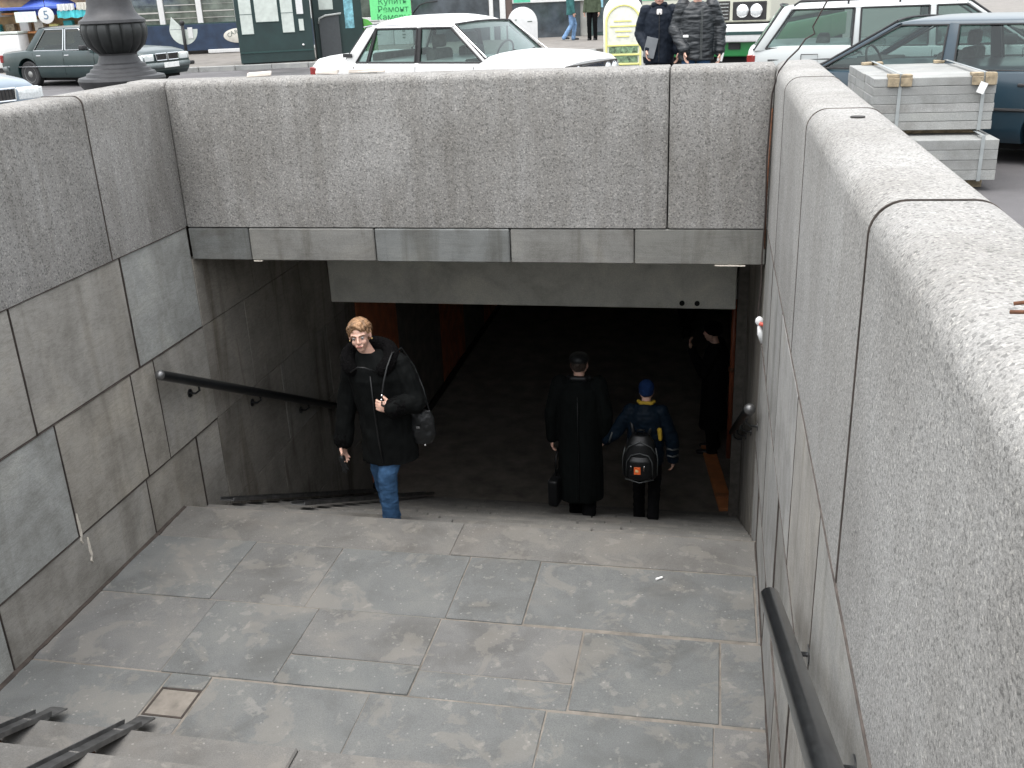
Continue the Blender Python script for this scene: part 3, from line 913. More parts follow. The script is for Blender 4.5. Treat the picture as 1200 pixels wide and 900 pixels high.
    edges = [(C0 + P.get('cw', 0.16), C1 + P.get('cwt', 0.12), 0)] + [(xb, xt, w_) for xb, xt, w_ in sorted(P['pillars'])] + [(A0 - 0.075, A1 - 0.055, 0)]
    for (b0, t0, w0), (b1, t1, w1) in zip(edges, edges[1:]):
        for s_ in (-1, 1):
            q = [(b0 + w0 / 2, s_ * (wb - 0.022), zb), (b1 - w1 / 2, s_ * (wb - 0.022), zb), (t1 - w1 / 2 * .8, s_ * (wt - 0.018), zr - 0.02), (t0 + w0 / 2 * .8, s_ * (wt - 0.018), zr - 0.02)]
            g_ = MB().quad(*q).obj('side_window', gm, c)
            fr = MB()
            qq = [Vector(p) for p in q]
            cen = sum(qq, Vector()) / 4
            qq = [cen + (p - cen) * 0.985 + Vector((0, s_ * 0.016, 0)) for p in qq]
            for i in range(4):
                fr.tube([qq[i], qq[(i + 1) % 4]], P.get('sealr', 0.011), 6)
            fr.obj('window_seal', P.get('seal', m_rub), g_)
    for nm, xb, xt in (('windscreen', A0, A1), ('rear_window', C0, C1)):
        s2 = 1 if xb > 0 else -1
        m_ = MB(); n = 8
        row0 = []; row1 = []
        for i in range(n + 1):
            f = 2 * i / n - 1
            bow = 0.09 * (1 - f * f)
            row0.append((xb + s2 * bow - s2 * 0.01, f * (wb - 0.03), zb - 0.01))
            row1.append((xt + s2 * bow * 0.6 - s2 * 0.01, f * (wt - 0.025), zr + 0.012 + 0.02 * (1 - f * f)))
        m_.loft([row0, row1], cap=False, close=False)
        g_ = m_.obj(nm, gm, c, smooth=True)
        fr = MB()
        off = Vector((s2 * 0.012, 0, 0.004))
        fr.tube([Vector(p) + off for p in row0], 0.013, 6); fr.tube([Vector(p) + off for p in row1], 0.013, 6)
        fr.tube([Vector(row0[0]) + off, Vector(row1[0]) + off], 0.013, 6); fr.tube([Vector(row0[-1]) + off, Vector(row1[-1]) + off], 0.013, 6)
        fr.obj('screen_seal', m_rub, g_)
        if nm == 'windscreen':
            for y0, y1 in ((-0.52, -0.12), (0.02, 0.42)):
                wv = MB()
                def sp(y_, f_):
                    ff = y_ / wb; bw = 0.09 * (1 - ff * ff)
                    a_ = Vector((xb + bw, y_, zb)); b2 = Vector((xt + bw * 0.6, y_ * wt / wb, zr))
                    return a_ + (b2 - a_) * f_ + Vector((0.028, 0, 0.02))
                wv.tube([sp(y1 + 0.05, -0.03), sp((y0 + y1) / 2, 0.16)], 0.008, 6)
                wv.tube([sp(y0, 0.07), sp((y0 + y1) / 2, 0.17), sp(y1 + 0.02, 0.22)], [0.007, 0.011, 0.007], 6)
                wv.obj('wiper', m_rub, c)
    # interior
    seat = MB()
    for y_ in (-0.36, 0.36):
        seat.box(-0.12, 0.02, y_ - 0.23, y_ + 0.23, 0.5, zb + 0.16, bev=0.05, seg=3)
        seat.box(-0.10, 0.0, y_ - 0.12, y_ + 0.12, zb + 0.17, zb + 0.33, bev=0.04, seg=3)
    seat.box(P['C0'] * 0.55 - 0.25, P['C0'] * 0.55 - 0.08, -0.6, 0.6, 0.5, zb + 0.12, bev=0.05, seg=3)
    seat.obj('seats', m_int_l, c, auto=50)
    MB().box(A0 - 0.42, A0 - 0.02, -wb + 0.08, wb - 0.08, zb - 0.06, zb + 0.04, bev=0.03, seg=3).obj('dashboard', m_int, c, auto=50)
    stw = MB(); ctr = Vector((A0 - 0.48, 0.36, zb + 0.04))
    stw.tube([ctr + Vector((0.06 * math.sin(a) * 1.0, 0.19 * math.cos(a), 0.17 * math.sin(a))) for a in [2 * math.pi * i / 20 for i in range(21)]], 0.013, 6)
    stw.obj('steering_wheel', m_int, c, smooth=True)
    # wheels
    for wx in P['wheels']:
        for s_ in (-1, 1):
            make_wheel(c, wx, s_ * (W2 - 0.12), wr, s_)
    # door seams, handles, trims
    for xd, tilt in P['doors']:
        for s_ in (-1, 1):
            MB().tube([(xd + tilt, s_ * (W2 * 0.972), zb - 0.045), (xd + tilt * 0.4, s_ * (W2 * 0.999), zb - 0.22), (xd, s_ * (W2 + 0.001), 0.5), (xd, s_ * (W2 * 0.985), zs + 0.07)], 0.004, 5).obj('door_seam', m_under, c)
    for xh in P['handles']:
        for s_ in (-1, 1):
            mm = P.get('handle_mat', m_chrome)
            MB().box(xh - 0.075, xh + 0.075, s_ * (W2 * 0.985) - 0.012, s_ * (W2 * 0.985) + 0.016, zb - 0.135, zb - 0.105, bev=0.006).obj('door_handle', mm, c)
    if P.get('strip'):
        z_, r_, mm = P['strip']
        for s_ in (-1, 1):
            MB().tube([(-Lh + 0.25, s_ * (half(-Lh + .25) + 0.002), z_), (-Lh * 0.4, s_ * (W2 + 0.002), z_), (Lh * 0.4, s_ * (W2 + 0.002), z_), (Lh - 0.25, s_ * (half(Lh - .25) + 0.002), z_)], r_, 6).obj('side_trim', mm, c)
    for s_ in (() if P.get('nomirror') else (-1, 1)):
        mr = MB().box(A0 - 0.36, A0 - 0.22, s_ * (W2 + 0.11) - 0.09, s_ * (W2 + 0.11) + 0.09, zb + 0.0, zb + 0.12, bev=0.03, seg=2)
        mr.box(A0 - 0.30, A0 - 0.26, min(s_ * (W2 - 0.05), s_ * (W2 + 0.1)), max(s_ * (W2 - 0.05), s_ * (W2 + 0.1)), zb + 0.0, zb + 0.03)
        mr.obj('mirror', P.get('mirror_mat', m_rub), c, auto=50)
    # bumpers
    bmz = P.get('bump_z', 0.47)
    for s2 in (-1, 1):
        hw = W2 * 0.93
        pts = [(s2 * (Lh - 0.28), -W2 * 0.97, bmz), (s2 * (Lh - 0.02), -hw * 0.93, bmz), (s2 * (Lh + 0.07), -hw * 0.5, bmz), (s2 * (Lh + 0.085), 0, bmz), (s2 * (Lh + 0.07), hw * 0.5, bmz), (s2 * (Lh - 0.02), hw * 0.93, bmz), (s2 * (Lh - 0.28), W2 * 0.97, bmz)]
        bb = MB().tube(pts, 0.055, 8)
        for v_ in bb.bm.verts: v_.co.z = bmz + (v_.co.z - bmz) * 1.25
        bb.obj('bumper', P['bumper_mat'], c, auto=60)
    fx = Lh
    if P.get('front') == 'round4':
        gz = 0.72
        MB().box(fx - 0.03, fx + 0.012, -0.66, 0.66, gz - 0.10, gz + 0.10, bev=0.008).obj('grille', m_int, c)
        for i in range(9):
            MB().box(fx + 0.0, fx + 0.02, -0.28, 0.28, gz - 0.085 + i * 0.02, gz - 0.078 + i * 0.02).obj('grille_bar', m_chrome, c)
        for y_ in (-0.56, -0.38, 0.38, 0.56):
            h_ = MB().lathe([(0.083, -0.02), (0.085, 0.015), (0.075, 0.022)], n=20)
            h_.bm.transform(Matrix.Translation((fx + 0.01, y_, gz)) @ Matrix.Rotation(R(90), 4, 'Y'))
            o_ = h_.obj('headlight', m_chrome, c, auto=40)
            l_ = MB().ico((fx + 0.02, y_, gz), 0.074, 3, (0.45, 1, 1))
            l_.obj('lens', m_lamp, o_, smooth=True)
    elif P.get('front') == 'rect':
        gz = P.get('gz', 0.66)
        for s_ in (-1, 1):
            y0, y1 = sorted((s_ * 0.44, s_ * 0.78))
            h_ = MB().box(fx - 0.10, fx + 0.004, y0, y1, gz - 0.085, gz + 0.085, bev=0.02, seg=3).obj('headlight', m_lamp, c, auto=50)
            MB().box(fx - 0.16, fx - 0.02, *sorted((s_ * 0.775, s_ * 0.835)), gz - 0.075, gz + 0.07, bev=0.01).obj('turn_signal', m_lamp, h_)
        gw = 0.40
        for s_ in (-1, 1):
            y0, y1 = sorted((s_ * 0.025, s_ * (gw - 0.02)))
            g_ = MB().box(fx - 0.03, fx + 0.02, y0, y1, gz - 0.065, gz + 0.075).obj('grille', m_int, c)
            for i in range(7):
                yy = y0 + (y1 - y0) * (i + 0.5) / 7
                MB().box(fx + 0.018, fx + 0.03, yy - 0.005, yy + 0.005, gz - 0.06, gz + 0.07).obj('grille_bar', m_rub, g_)
            fr = MB()
            q = [(fx + 0.025, y0 - 0.0, gz - 0.075), (fx + 0.025, y1 + 0.0, gz - 0.075), (fx + 0.02, y1 + s_ * 0.02 if s_ > 0 else y1, gz + 0.085), (fx + 0.02, y0 if s_ > 0 else y0 - 0.02, gz + 0.085)]
            for i in range(4): fr.tube([q[i], q[(i + 1) % 4]], 0.014, 6)
            fr.obj('grille_frame', m_chrome, c)
    pz = P.get('plate_z', 0.42)
    MB().box(fx + 0.125, fx + 0.142, -0.26, 0.26, pz - 0.06, pz + 0.06, bev=0.003).obj('number_plate', m_plate, c)
    for s_ in (-1, 1):
        y0, y1 = sorted((s_ * (W2 - 0.30), s_ * (W2 - 0.055)))
        MB().box(-Lh - 0.012, -Lh + 0.06, y0, y1, P.get('tail_z', 0.72) - 0.10, P.get('tail_z', 0.72) + 0.09, bev=0.01).obj('tail_light', m_red, c)
        MB().box(-Lh + 0.02, -Lh + 0.09, *sorted((s_ * (W2 * 0.895), s_ * (W2 * 0.925))), P.get('tail_z', 0.72) - 0.09, P.get('tail_z', 0.72) + 0.08, bev=0.006).obj('side_marker', m_red, c)
    return c

# white classic four-door saloon right behind the portal parapet
lada = car('parked_car', 'white boxy old saloon car parked just behind the portal parapet', (0.62, 6.55, 2.02), R(-22), dict(
    nomirror=1, rd=0.13, L=4.05, W=1.62, H=1.435, belt=0.865, mat=paint('white_car_paint', (0.56, 0.56, 0.55), 0.15),
    top=[(-2.03, 0.88), (-1.9, 0.925), (-1.45, 0.95), (-1.3, 0.88), (0.85, 0.88), (1.0, 0.95), (1.6, 0.93), (1.95, 0.88), (2.03, 0.85)],
    A0=0.98, A1=0.42, C1=-1.02, C0=-1.42, pillars=[(-0.14, -0.14, 0.06), (-0.98, -0.86, 0.018)], cw=0.24, cwt=0.16, pillar_mat=m_rub,
    wheels=(-1.22, 1.20), doors=((-0.14, 0.0), (0.78, 0.0), (-1.0, -0.2)), handles=(-0.03, -0.85), strip=(0.60, 0.010, m_chrome), bumper_mat=m_chrome,
    front='round4', tumble=0.80, sealr=0.014), scale=1.0)
for s_ in (-1, 1):
    MB().box(-1.40, -1.24, *sorted((s_ * 0.735, s_ * 0.752)), 0.935, 0.985, bev=0.004).obj('pillar_vent', m_rub, lada)
    MB().tube([(-1.06, s_ * 0.655, 1.312), (-0.9, s_ * 0.662, 1.328), (0.3, s_ * 0.662, 1.328), (0.42, s_ * 0.655, 1.312), (0.95, s_ * 0.745, 0.93)], 0.008, 6).obj('drip_rail', m_chrome, lada)

# dark green saloon crossing on the left
volga = car('parked_car', 'dark green old saloon car with split chrome grille behind the lamp base', (-11.15, 16.3, 1.975), R(-13), dict(
    L=4.88, W=1.80, H=1.48, belt=0.90, mat=paint('dark_green_paint', (0.009, 0.026, 0.027), 0.10),
    top=[(-2.44, 0.80), (-2.35, 0.87), (-1.5, 0.925), (-1.2, 0.92), (0.95, 0.90), (1.1, 0.92), (1.9, 0.87), (2.3, 0.80), (2.44, 0.74)],
    A0=1.02, A1=0.42, C1=-1.0, C0=-1.50, pillars=[(-0.12, -0.12, 0.07)], cw=0.30, cwt=0.2,
    wheels=(-1.42, 1.40), wr=0.33, doors=((-0.12, 0.0), (0.92, 0.0), (-1.1, -0.1)), handles=(0.0, -0.98), strip=(0.52, 0.012, m_chrome), bumper_mat=plain('grey_bumper', (0.12, 0.14, 0.14), 0.4),
    front='rect', plate_z=0.47, tumble=0.77, seal=m_chrome, sealr=0.009, glass=m_glass_d), scale=0.95, group=None)

# white estate car on the right
m_wag = paint('white_estate_paint', (0.42, 0.44, 0.435), 0.15)
wagon = car('parked_car', 'white estate car with black roof rails, on the right behind the dark blue car', (6.70, 6.95, 1.98), R(-6), dict(
    L=4.55, W=1.72, H=1.46, belt=0.93, mat=m_wag,
    top=[(-2.27, 0.95), (-2.2, 0.965), (-1.6, 0.97), (0.95, 0.93), (1.15, 0.93), (1.9, 0.86), (2.27, 0.78)],
    A0=1.02, A1=0.30, C1=-1.88, C0=-2.20, pillars=[(-0.10, -0.12, 0.09), (-0.98, -0.98, 0.08)], cw=0.13, cwt=0.12,
    wheels=(-1.35, 1.35), doors=((-0.1, 0.0), (0.9, 0.0), (-1.0, 0)), handles=(0.0, -0.88), strip=(0.80, 0.008, m_rub), bumper_mat=m_rub, handle_mat=m_rub,
    front='rect', tail_z=0.78, tumble=0.80, sealr=0.012), scale=0.985)
for s_ in (-1, 1):
    rr = MB().tube([(-1.75, s_ * 0.60, 1.43), (-1.68, s_ * 0.60, 1.475), (0.05, s_ * 0.60, 1.48), (0.16, s_ * 0.60, 1.43)], 0.014, 6)
    for x_ in (-1.1, -0.5):
        rr.tube([(x_, s_ * 0.60, 1.41), (x_, s_ * 0.60, 1.475)], 0.014, 6)
    rr.obj('roof_rail', m_rub, wagon)
q_ = MB()
pp_ = [(-1.62, -0.862, 0.86), (-1.42, -0.862, 0.86), (-1.42, -0.862, 0.73), (-1.62, -0.862, 0.73), (-1.62, -0.862, 0.86)]
q_.tube(pp_, 0.005, 5); q_.obj('fuel_flap_seam', m_under, wagon)

# dark blue saloon in front of it, facing left
audi = car('parked_car', 'dark blue saloon car facing left beside the stacked kerb stones', (6.38, 4.15, 1.965), R(150), dict(
    nomirror=1,
    L=4.60, W=1.76, H=1.41, belt=0.91, mat=paint('dark_blue_paint', (0.010, 0.030, 0.046), 0.10),
    top=[(-2.3, 0.84), (-2.2, 0.90), (-1.6, 0.94), (1.0, 0.91), (1.2, 0.91), (1.9, 0.82), (2.2, 0.74), (2.3, 0.68)],
    A0=1.22, A1=0.42, C1=-1.05, C0=-1.62, pillars=[(-0.18, -0.16, 0.12), (-1.02, -0.92, 0.035)], cw=0.20, cwt=0.16,
    wheels=(-1.32, 1.42), wr=0.315, doors=((-0.18, 0.0), (0.98, 0.0), (-1.05, -0.05)), handles=(-0.05, -0.95), strip=(0.56, 0.016, m_rub), bumper_mat=m_rub, handle_mat=m_rub,
    front='rect', tumble=0.76, sealr=0.010), scale=0.95)

# grey-blue car whose headlight corner shows at the left edge
grey = car('parked_car', 'grey-blue car whose clear headlight shows at the lower left edge of the street', (-7.60, 5.95, 2.0), R(-22), dict(
    L=4.4, W=1.70, H=1.42, belt=0.92, mat=paint('grey_blue_paint', (0.13, 0.17, 0.21), 0.15),
    top=[(-2.2, 0.84), (-2.1, 0.90), (-1.5, 0.94), (1.0, 0.92), (1.2, 0.92), (1.9, 0.84), (2.15, 0.77), (2.2, 0.72)],
    A0=1.1, A1=0.4, C1=-1.05, C0=-1.55, pillars=[(-0.15, -0.13, 0.1)], cw=0.25, cwt=0.16,
    wheels=(-1.3, 1.35), doors=((-0.15, 0.0), (0.95, 0.0)), handles=(-0.03, -0.9), strip=(0.6, 0.012, m_rub), bumper_mat=plain('grey_bumper_b', (0.17, 0.20, 0.23), 0.45), handle_mat=m_rub,
    front='rect', tumble=0.78))
# ================================================================= people
def skin_mat(name, col):
    m, t, b = nodes(name)
    v = mapped(t)
    n = noise_t(t, v, 30, 4, 0.6)
    L(t, ramp(t, n, [(0.3, tuple(c * 0.86 for c in col)), (0.7, tuple(min(1, c * 1.1) for c in col))]), b.inputs['Base Color'])
    b.inputs['Roughness'].default_value = 0.5
    b.inputs['Subsurface Weight'].default_value = 0.15
    b.inputs['Subsurface Radius'].default_value = (0.02, 0.01, 0.006)
    return m
m_skin = skin_mat('skin', (0.56, 0.34, 0.26))
def cloth(name, col, scale=60, rough=0.85, var=0.25, spec=0.08, bumpd=0.0015):
    m = plain(name, col, rough, 0, var, scale / 6, spec, bumpd=bumpd)
    return m
m_coat = cloth('black_suede', (0.0035, 0.004, 0.004), rough=0.8)
m_fur = cloth('black_fur', (0.0028, 0.0026, 0.0028), 200, 1.0, bumpd=0.006)
m_leather = plain('black_leather', (0.007, 0.0075, 0.008), 0.42, var=0.3, scale=10, spec=0.3, bumpd=0.0015)
m_jeans = cloth('blue_denim', (0.038, 0.085, 0.165), 40, var=0.35)
m_jeans_l = cloth('light_denim', (0.16, 0.26, 0.42), 40, var=0.3)
m_shoe = plain('black_shoe', (0.012, 0.012, 0.013), 0.35)
m_hair = plain('blond_hair', (0.20, 0.112, 0.055), 0.62, var=0.7, scale=22, bumpd=0.003)
m_hair_d = plain('dark_hair', (0.03, 0.02, 0.015), 0.5, var=0.4, scale=22, bumpd=0.003)
m_eye = plain('eye_dark', (0.02, 0.015, 0.012), 0.2)
m_eyew = plain('eye_white', (0.30, 0.27, 0.25), 0.3)
m_lips = plain('lips', (0.42, 0.14, 0.12), 0.5)
m_brow = plain('eyebrow', (0.16, 0.09, 0.05), 0.8)

def blob(name, prims, voxel, mat, parent, it=3, disp=None):
    """closed volumes melted into one continuous skin"""
    mb = MB()
    for p in prims:
        if p[0] == 'c':
            _, a, ra, b, rb = p
            a = Vector(a); b = Vector(b)
            mb.ico(a, ra, 2); mb.ico(b, rb, 2)
            if (a - b).length > 1e-4: mb.cyl(a, b, ra, rb, 14)
        elif p[0] == 'e':
            mb.ico(p[1], 1.0, 3, p[2], p[3] if len(p) > 3 else None)
        elif p[0] == 'l':
            rings = []
            for c, rx, ry, yaw in p[1]:
                cc = Vector(c)
                rings.append([cc + Rz(yaw) @ Vector((rx * math.cos(2 * math.pi * i / 24), ry * math.sin(2 * math.pi * i / 24), 0)) for i in range(24)])
            mb.loft(rings)
    bmesh.ops.recalc_face_normals(mb.bm, faces=mb.bm.faces)
    me = bpy.data.meshes.new('tmp'); mb.bm.to_mesh(me); mb.bm.free()
    o = bpy.data.objects.new('tmp', me); COL.objects.link(o)
    r = o.modifiers.new('r', 'REMESH'); r.mode = 'VOXEL'; r.voxel_size = voxel
    s = o.modifiers.new('s', 'SMOOTH'); s.factor = 0.5; s.iterations = it
    dg = bpy.context.evaluated_depsgraph_get()
    m2 = bpy.data.meshes.new_from_object(o.evaluated_get(dg))
    bpy.data.objects.remove(o)
    m2.name = name
    if disp:
        amp, sc = disp[0], disp[1]
        st = disp[2] if len(disp) > 2 else (1, 1, 1)
        nrm = [v.normal.copy() for v in m2.vertices]
        for v, n_ in zip(m2.vertices, nrm):
            q = Vector((v.co.x * st[0], v.co.y * st[1], v.co.z * st[2])) * sc
            d = noise.noise(q) + 0.5 * noise.noise(q * 2.3 + Vector((5, 3, 1)))
            v.co = v.co + n_ * d * amp
    m2.materials.clear(); m2.materials.append(mat)
    m2.polygons.foreach_set('use_smooth', [True] * len(m2.polygons))
    ob = bpy.data.objects.new(name, m2); COL.objects.link(ob)
    if parent is not None: ob.parent = parent
    return ob

def frame(d, n):
    d = Vector(d).normalized(); n = Vector(n)
    n = (n - d * n.dot(d)).normalized()
    a = d.cross(n)
    return d, n, a
def hand_prims(w, d, n, thumb, curl=0.5):
    """wrist point, finger direction, palm normal, thumb side (+1/-1 along d x n), curl in radians per knuckle"""
    w = Vector(w); d, n, a = frame(d, n)
    rot = Matrix((a, n, d)).transposed()
    P = [('c', w - d * 0.02, 0.026, w + d * 0.02, 0.025), ('e', w + d * 0.050, (0.042, 0.019, 0.050), rot)]
    for i, (ln, off) in enumerate(((0.066, 0.030), (0.075, 0.010), (0.069, -0.010), (0.054, -0.029))):
        off *= thumb
        p = w + d * 0.085 + a * off
        ang = curl * (0.75 + 0.12 * i)
        dd = d
        c = p - d * 0.02
        P.append(('c', c, 0.011, p, 0.0098))
        tot = 0
        for k, f in enumerate((0.44, 0.31, 0.25)):
            tot += ang * (0.8, 1.15, 0.8)[k]
            dd = (d * math.cos(tot) + n * math.sin(tot))
            q = p + dd * ln * f * 1.15
            P.append(('c', p, 0.0098 - 0.001 * k, q, 0.0088 - 0.001 * k))
            p = q
    t0 = w + d * 0.022 + a * thumb * 0.028
    td = (d * 0.72 + a * thumb * 0.62 + n * 0.35).normalized()
    t1 = t0 + td * 0.040; t2 = t1 + (td * 0.7 + n * 0.4 + d * 0.3).normalized() * 0.032
    P += [('c', t0, 0.016, t1, 0.0125), ('c', t1, 0.0125, t2, 0.010)]
    return P
def head_prims(c, Rh, k=1.0, fem=False):
    jw = .040 if fem else .052
    c = Vector(c)
    def q(x, y, z): return c + Rh @ (Vector((x, y, z)) * k)
    E = lambda p, r: ('e', q(*p), tuple(v * k for v in r), Rh)
    Cc = lambda p, r, p2, r2: ('c', q(*p), r * k, q(*p2), r2 * k)
    P = [E((0, -0.014, 0.030), (0.073, 0.092, 0.082)), E((0, 0.018, -0.028), (0.054 if fem else 0.060, 0.066, 0.080)), E((0, 0.050, -0.092), (0.019 if fem else 0.024, 0.019, 0.017))]
    for s in (-1, 1):
        P += [Cc((s * jw, -0.01, -0.05), 0.017, (s * 0.013, 0.048, -0.090), 0.015), E((s * 0.032, 0.062, -0.030), (0.021, 0.018, 0.022)),
              Cc((s * 0.046, 0.062, 0.024), 0.009, (s * 0.010, 0.080, 0.022), 0.008), E((s * 0.075, -0.008, -0.008), (0.009, 0.020, 0.031)),
              E((s * 0.010, 0.092, -0.030), (0.008, 0.009, 0.007))]
    P += [Cc((0, 0.082, 0.014), 0.007, (0, 0.102, -0.024), 0.0105), Cc((-0.018, 0.078, -0.058), 0.011, (0.018, 0.078, -0.058), 0.011)]
    return P, q

DJ = dict(hipL=(-.09, 0, .90), hipR=(.09, 0, .90), kneeL=(-.10, .02, .50), kneeR=(.10, .02, .50), ankL=(-.10, -.01, .09), ankR=(.10, -.01, .09),
          pelvis=(0, 0, .97), chest=(0, -.01, 1.27), neck=(0, .0, 1.43), head=(0, .02, 1.565), shL=(-.175, -.01, 1.38), shR=(.175, -.01, 1.38),
          elL=(-.235, -.03, 1.11), elR=(.235, -.03, 1.11), wrL=(-.25, .05, .87), wrR=(.25, .05, .87), hdL=(0, .12, -1), hdR=(0, .12, -1),
          pnL=(1, 0.2, 0), pnR=(-1, 0.2, 0), curl=.45, foot=0.0)
def person(label, loc, yaw, J=None, scale=1.0, voxel=0.007, skin=None, headrot=(0, 0, 0), face=True, coat=None, trousers=None, hair=None, shoes=None,
           sleeve=(.075, .064, .054), hem=.80, hemw=(.20, .15), bodyw=(.19, .13), coat_disp=(.006, 9, (1, 1, .6)), hat=None, group=None):
    j = dict(DJ); j.update(J or {})
    V = {k: Vector(v) for k, v in j.items() if isinstance(v, tuple)}
    t = thing('person', loc, label, 'person', rz=yaw, scale=scale, group=group)
    Rh = Rz(headrot[0]) @ Rx(headrot[1]) @ Ry(headrot[2])
    hp, q = head_prims(V['head'], Rh, fem=bool(hair and hair[0] == 'short_woman'))
    P = list(hp)
    P += [('c', V['neck'] - Vector((0, 0, .04)), .055, q(0, -.02, -.07), .050)]
    P += [('l', [(V['pelvis'] + Vector((0, 0, -.10)), .13, .09, 0), (V['pelvis'], .15, .10, 0), ((V['pelvis'] + V['chest']) / 2, .125, .09, 0), (V['chest'], .15, .10, 0), (V['chest'] + Vector((0, 0, .10)), .13, .08, 0), (V['neck'], .05, .05, 0)])]
    for s in 'LR':
        ft = V['ank' + s] + Vector((0, 0, -.055))
        P += [('c', V['hip' + s], .085, V['knee' + s], .056), ('c', V['knee' + s], .056, V['ank' + s], .038), ('c', ft, .032, ft + Vector((0, .14, -.012)), .026),
              ('c', V['sh' + s], .055, V['el' + s], .042), ('c', V['el' + s], .042, V['wr' + s], .028)]
        P += hand_prims(V['wr' + s], V['hd' + s], V['pn' + s], 1 if s == 'R' else -1, j['curl' + s] if 'curl' + s in j else j['curl'])
    blob('body', P, voxel, skin or m_skin, t, it=2)
    if face:
        for s in (-1, 1):
            e_ = MB().ico(q(s * .030, .0705, .003), .0125, 2).obj('eye', m_eyew, t, smooth=True)
            MB().ico(q(s * .030, .0785, .002), .0062, 2).obj('iris', m_eye, e_, smooth=True)
            MB().tube([q(s * .012, .086, .020), q(s * .030, .083, .026), q(s * .047, .070, .021)], [.003, .0035, .002], 6).obj('eyebrow', m_brow, t, smooth=True)
        MB().tube([q(-.022, .082, -.060), q(-.008, .0895, -.056), q(0, .0885, -.058), q(.008, .0895, -.056), q(.022, .082, -.060)], [.002, .005, .0045, .005, .002], 6).obj('lips', m_lips, t, smooth=True)
    if hair:
        style, hm = hair
        H = [('e', q(0, -.020, .042), (.080, .097, .080), Rh)]
        if style == 'short_woman':
            H = [('e', q(0, -.024, .050), (.081, .096, .076), Rh), ('e', q(0, -.048, -.002), (.078, .068, .070), Rh), ('c', q(-.072, -.010, .03), .016, q(-.076, -.010, -.020), .008), ('c', q(.072, -.010, .03), .016, q(.076, -.010, -.020), .008)]
            H += [('c', q(-.055, .030, .078), .018, q(-.074, .026, .022), .008), ('c', q(.055, .030, .078), .018, q(.075, .022, .008), .008),
                  ('c', q(-.028, .052, .090), .015, q(-.054, .062, .056), .006), ('c', q(.012, .056, .094), .015, q(-.030, .078, .066), .006), ('c', q(.035, .050, .090), .015, q(.052, .062, .052), .006)]
        else:
            H = [('e', q(0, -.026, .042), (.079, .092, .076), Rh), ('e', q(0, -.045, .0), (.074, .062, .060), Rh)]
        blob('hair', H, voxel * .8, hm, t, it=2, disp=(.006, 55, (1, 1, .35)))
        if style == 'short_woman':
            hs = MB(); rnd = random.Random(5)
            for k in range(150):
                a = rnd.uniform(-2.6, 2.6); e = rnd.uniform(.15, 1.25)
                d0 = Vector((math.sin(a) * math.cos(e), math.cos(a) * math.cos(e), math.sin(e)))
                p0 = Vector((0, -.024, .046)) + Vector((d0.x * .082, d0.y * .098, d0.z * .080))
                dn = Vector((d0.x * .5 + rnd.uniform(-.2, .2), d0.y * .5, -1)).normalized()
                ln = rnd.uniform(.02, .045) * (0.55 if abs(a) < .8 else 1)
                p1 = p0 + dn * ln * .5 + d0 * .005; p2 = p0 + dn * ln + d0 * rnd.uniform(-.002, .006)
                hs.tube([q(*p0), q(*p1), q(*p2)], [.0022, .0020, .0007], 4)
            hs.obj('hair_locks', hm, t, smooth=True)
    if hat:
        kind, hm = hat
        if kind == 'cap':
            H = [('e', q(0, -.015, .060), (.092, .108, .062), Rh), ('c', q(-.05, .085, .045), .010, q(.05, .085, .045), .010), ('c', q(-.04, .105, .038), .008, q(.04, .105, .038), .008)]
        elif kind == 'fur':
            H = [('e', q(0, -.015, .060), (.108, .118, .085), Rh), ('e', q(0, -.03, .02), (.105, .105, .055), Rh)]
        else:
            H = [('e', q(0, -.014, .048), (.086, .104, .090), Rh), ('e', q(0, -.02, .0), (.083, .092, .055), Rh)]
        blob('hat', H, voxel, hm, t, it=3, disp=(.002, 60))
    if trousers:
        for s in 'LR':
            pass
        P = [('l', [(V['pelvis'] + Vector((0, 0, -.13)), .155, .11, 0), (V['pelvis'] + Vector((0, 0, .03)), .165, .115, 0)])]
        for s in 'LR':
            a = V['ank' + s] + Vector((0, -.005, -.045))
            P += [('c', V['hip' + s], .098, V['knee' + s], .076), ('c', V['knee' + s], .074, a + (V['knee' + s] - a) * .35, .066), ('c', a + (V['knee' + s] - a) * .35, .066, a, .070)]
        blob('trousers', P, voxel, trousers, t, it=2, disp=(.006, 14, (1, 1, 1.6)))
    for s in 'LR':
        a = V['ank' + s]
        P = [('c', a + Vector((0, -.035, -.055)), .036, a + Vector((0, .13, -.058)), .034), ('c', a + Vector((0, -.01, -.01)), .044, a + Vector((0, .02, -.05)), .042), ('c', a + Vector((0, .13, -.06)), .034, a + Vector((0, .17, -.064)), .028)]
        blob('shoe', P, .008, shoes or m_shoe, t, it=2)
    if coat:
        pc, cc, nk = V['pelvis'], V['chest'], V['neck']
        bw, bd = bodyw
        hc = Vector(j['hemc']) if 'hemc' in j else Vector((pc.x, pc.y, 0))
        P = [('l', [(Vector((hc.x, hc.y, hem)), hemw[0], hemw[1], 0), (Vector((hc.x * .6 + pc.x * .4, hc.y * .5 + pc.y * .5, hem * .5 + pc.z * .5)), (hemw[0] + bw) / 2, (hemw[1] + bd) / 2, 0), (pc + Vector((0, 0, .05)), bw, bd, 0), (cc, bw * 1.02, bd, 0),
                    (cc + Vector((0, 0, .08)), bw * .93, bd * .88, 0), ((nk + cc) / 2 + Vector((0, 0, .045)), bw * .62, bd * .66, 0), (nk + Vector((0, 0, .01)), .082, .076, 0)])]
        for s in 'LR':
            w_ = V['wr' + s]; e_ = V['el' + s]; h_ = V['sh' + s]
            P += [('c', h_, sleeve[0], e_, sleeve[1]), ('c', e_, sleeve[1], e_ + (w_ - e_) * .96, sleeve[2])]
        blob('coat', P, voxel, coat, t, it=3, disp=coat_disp)
    return t, V, q, Rh

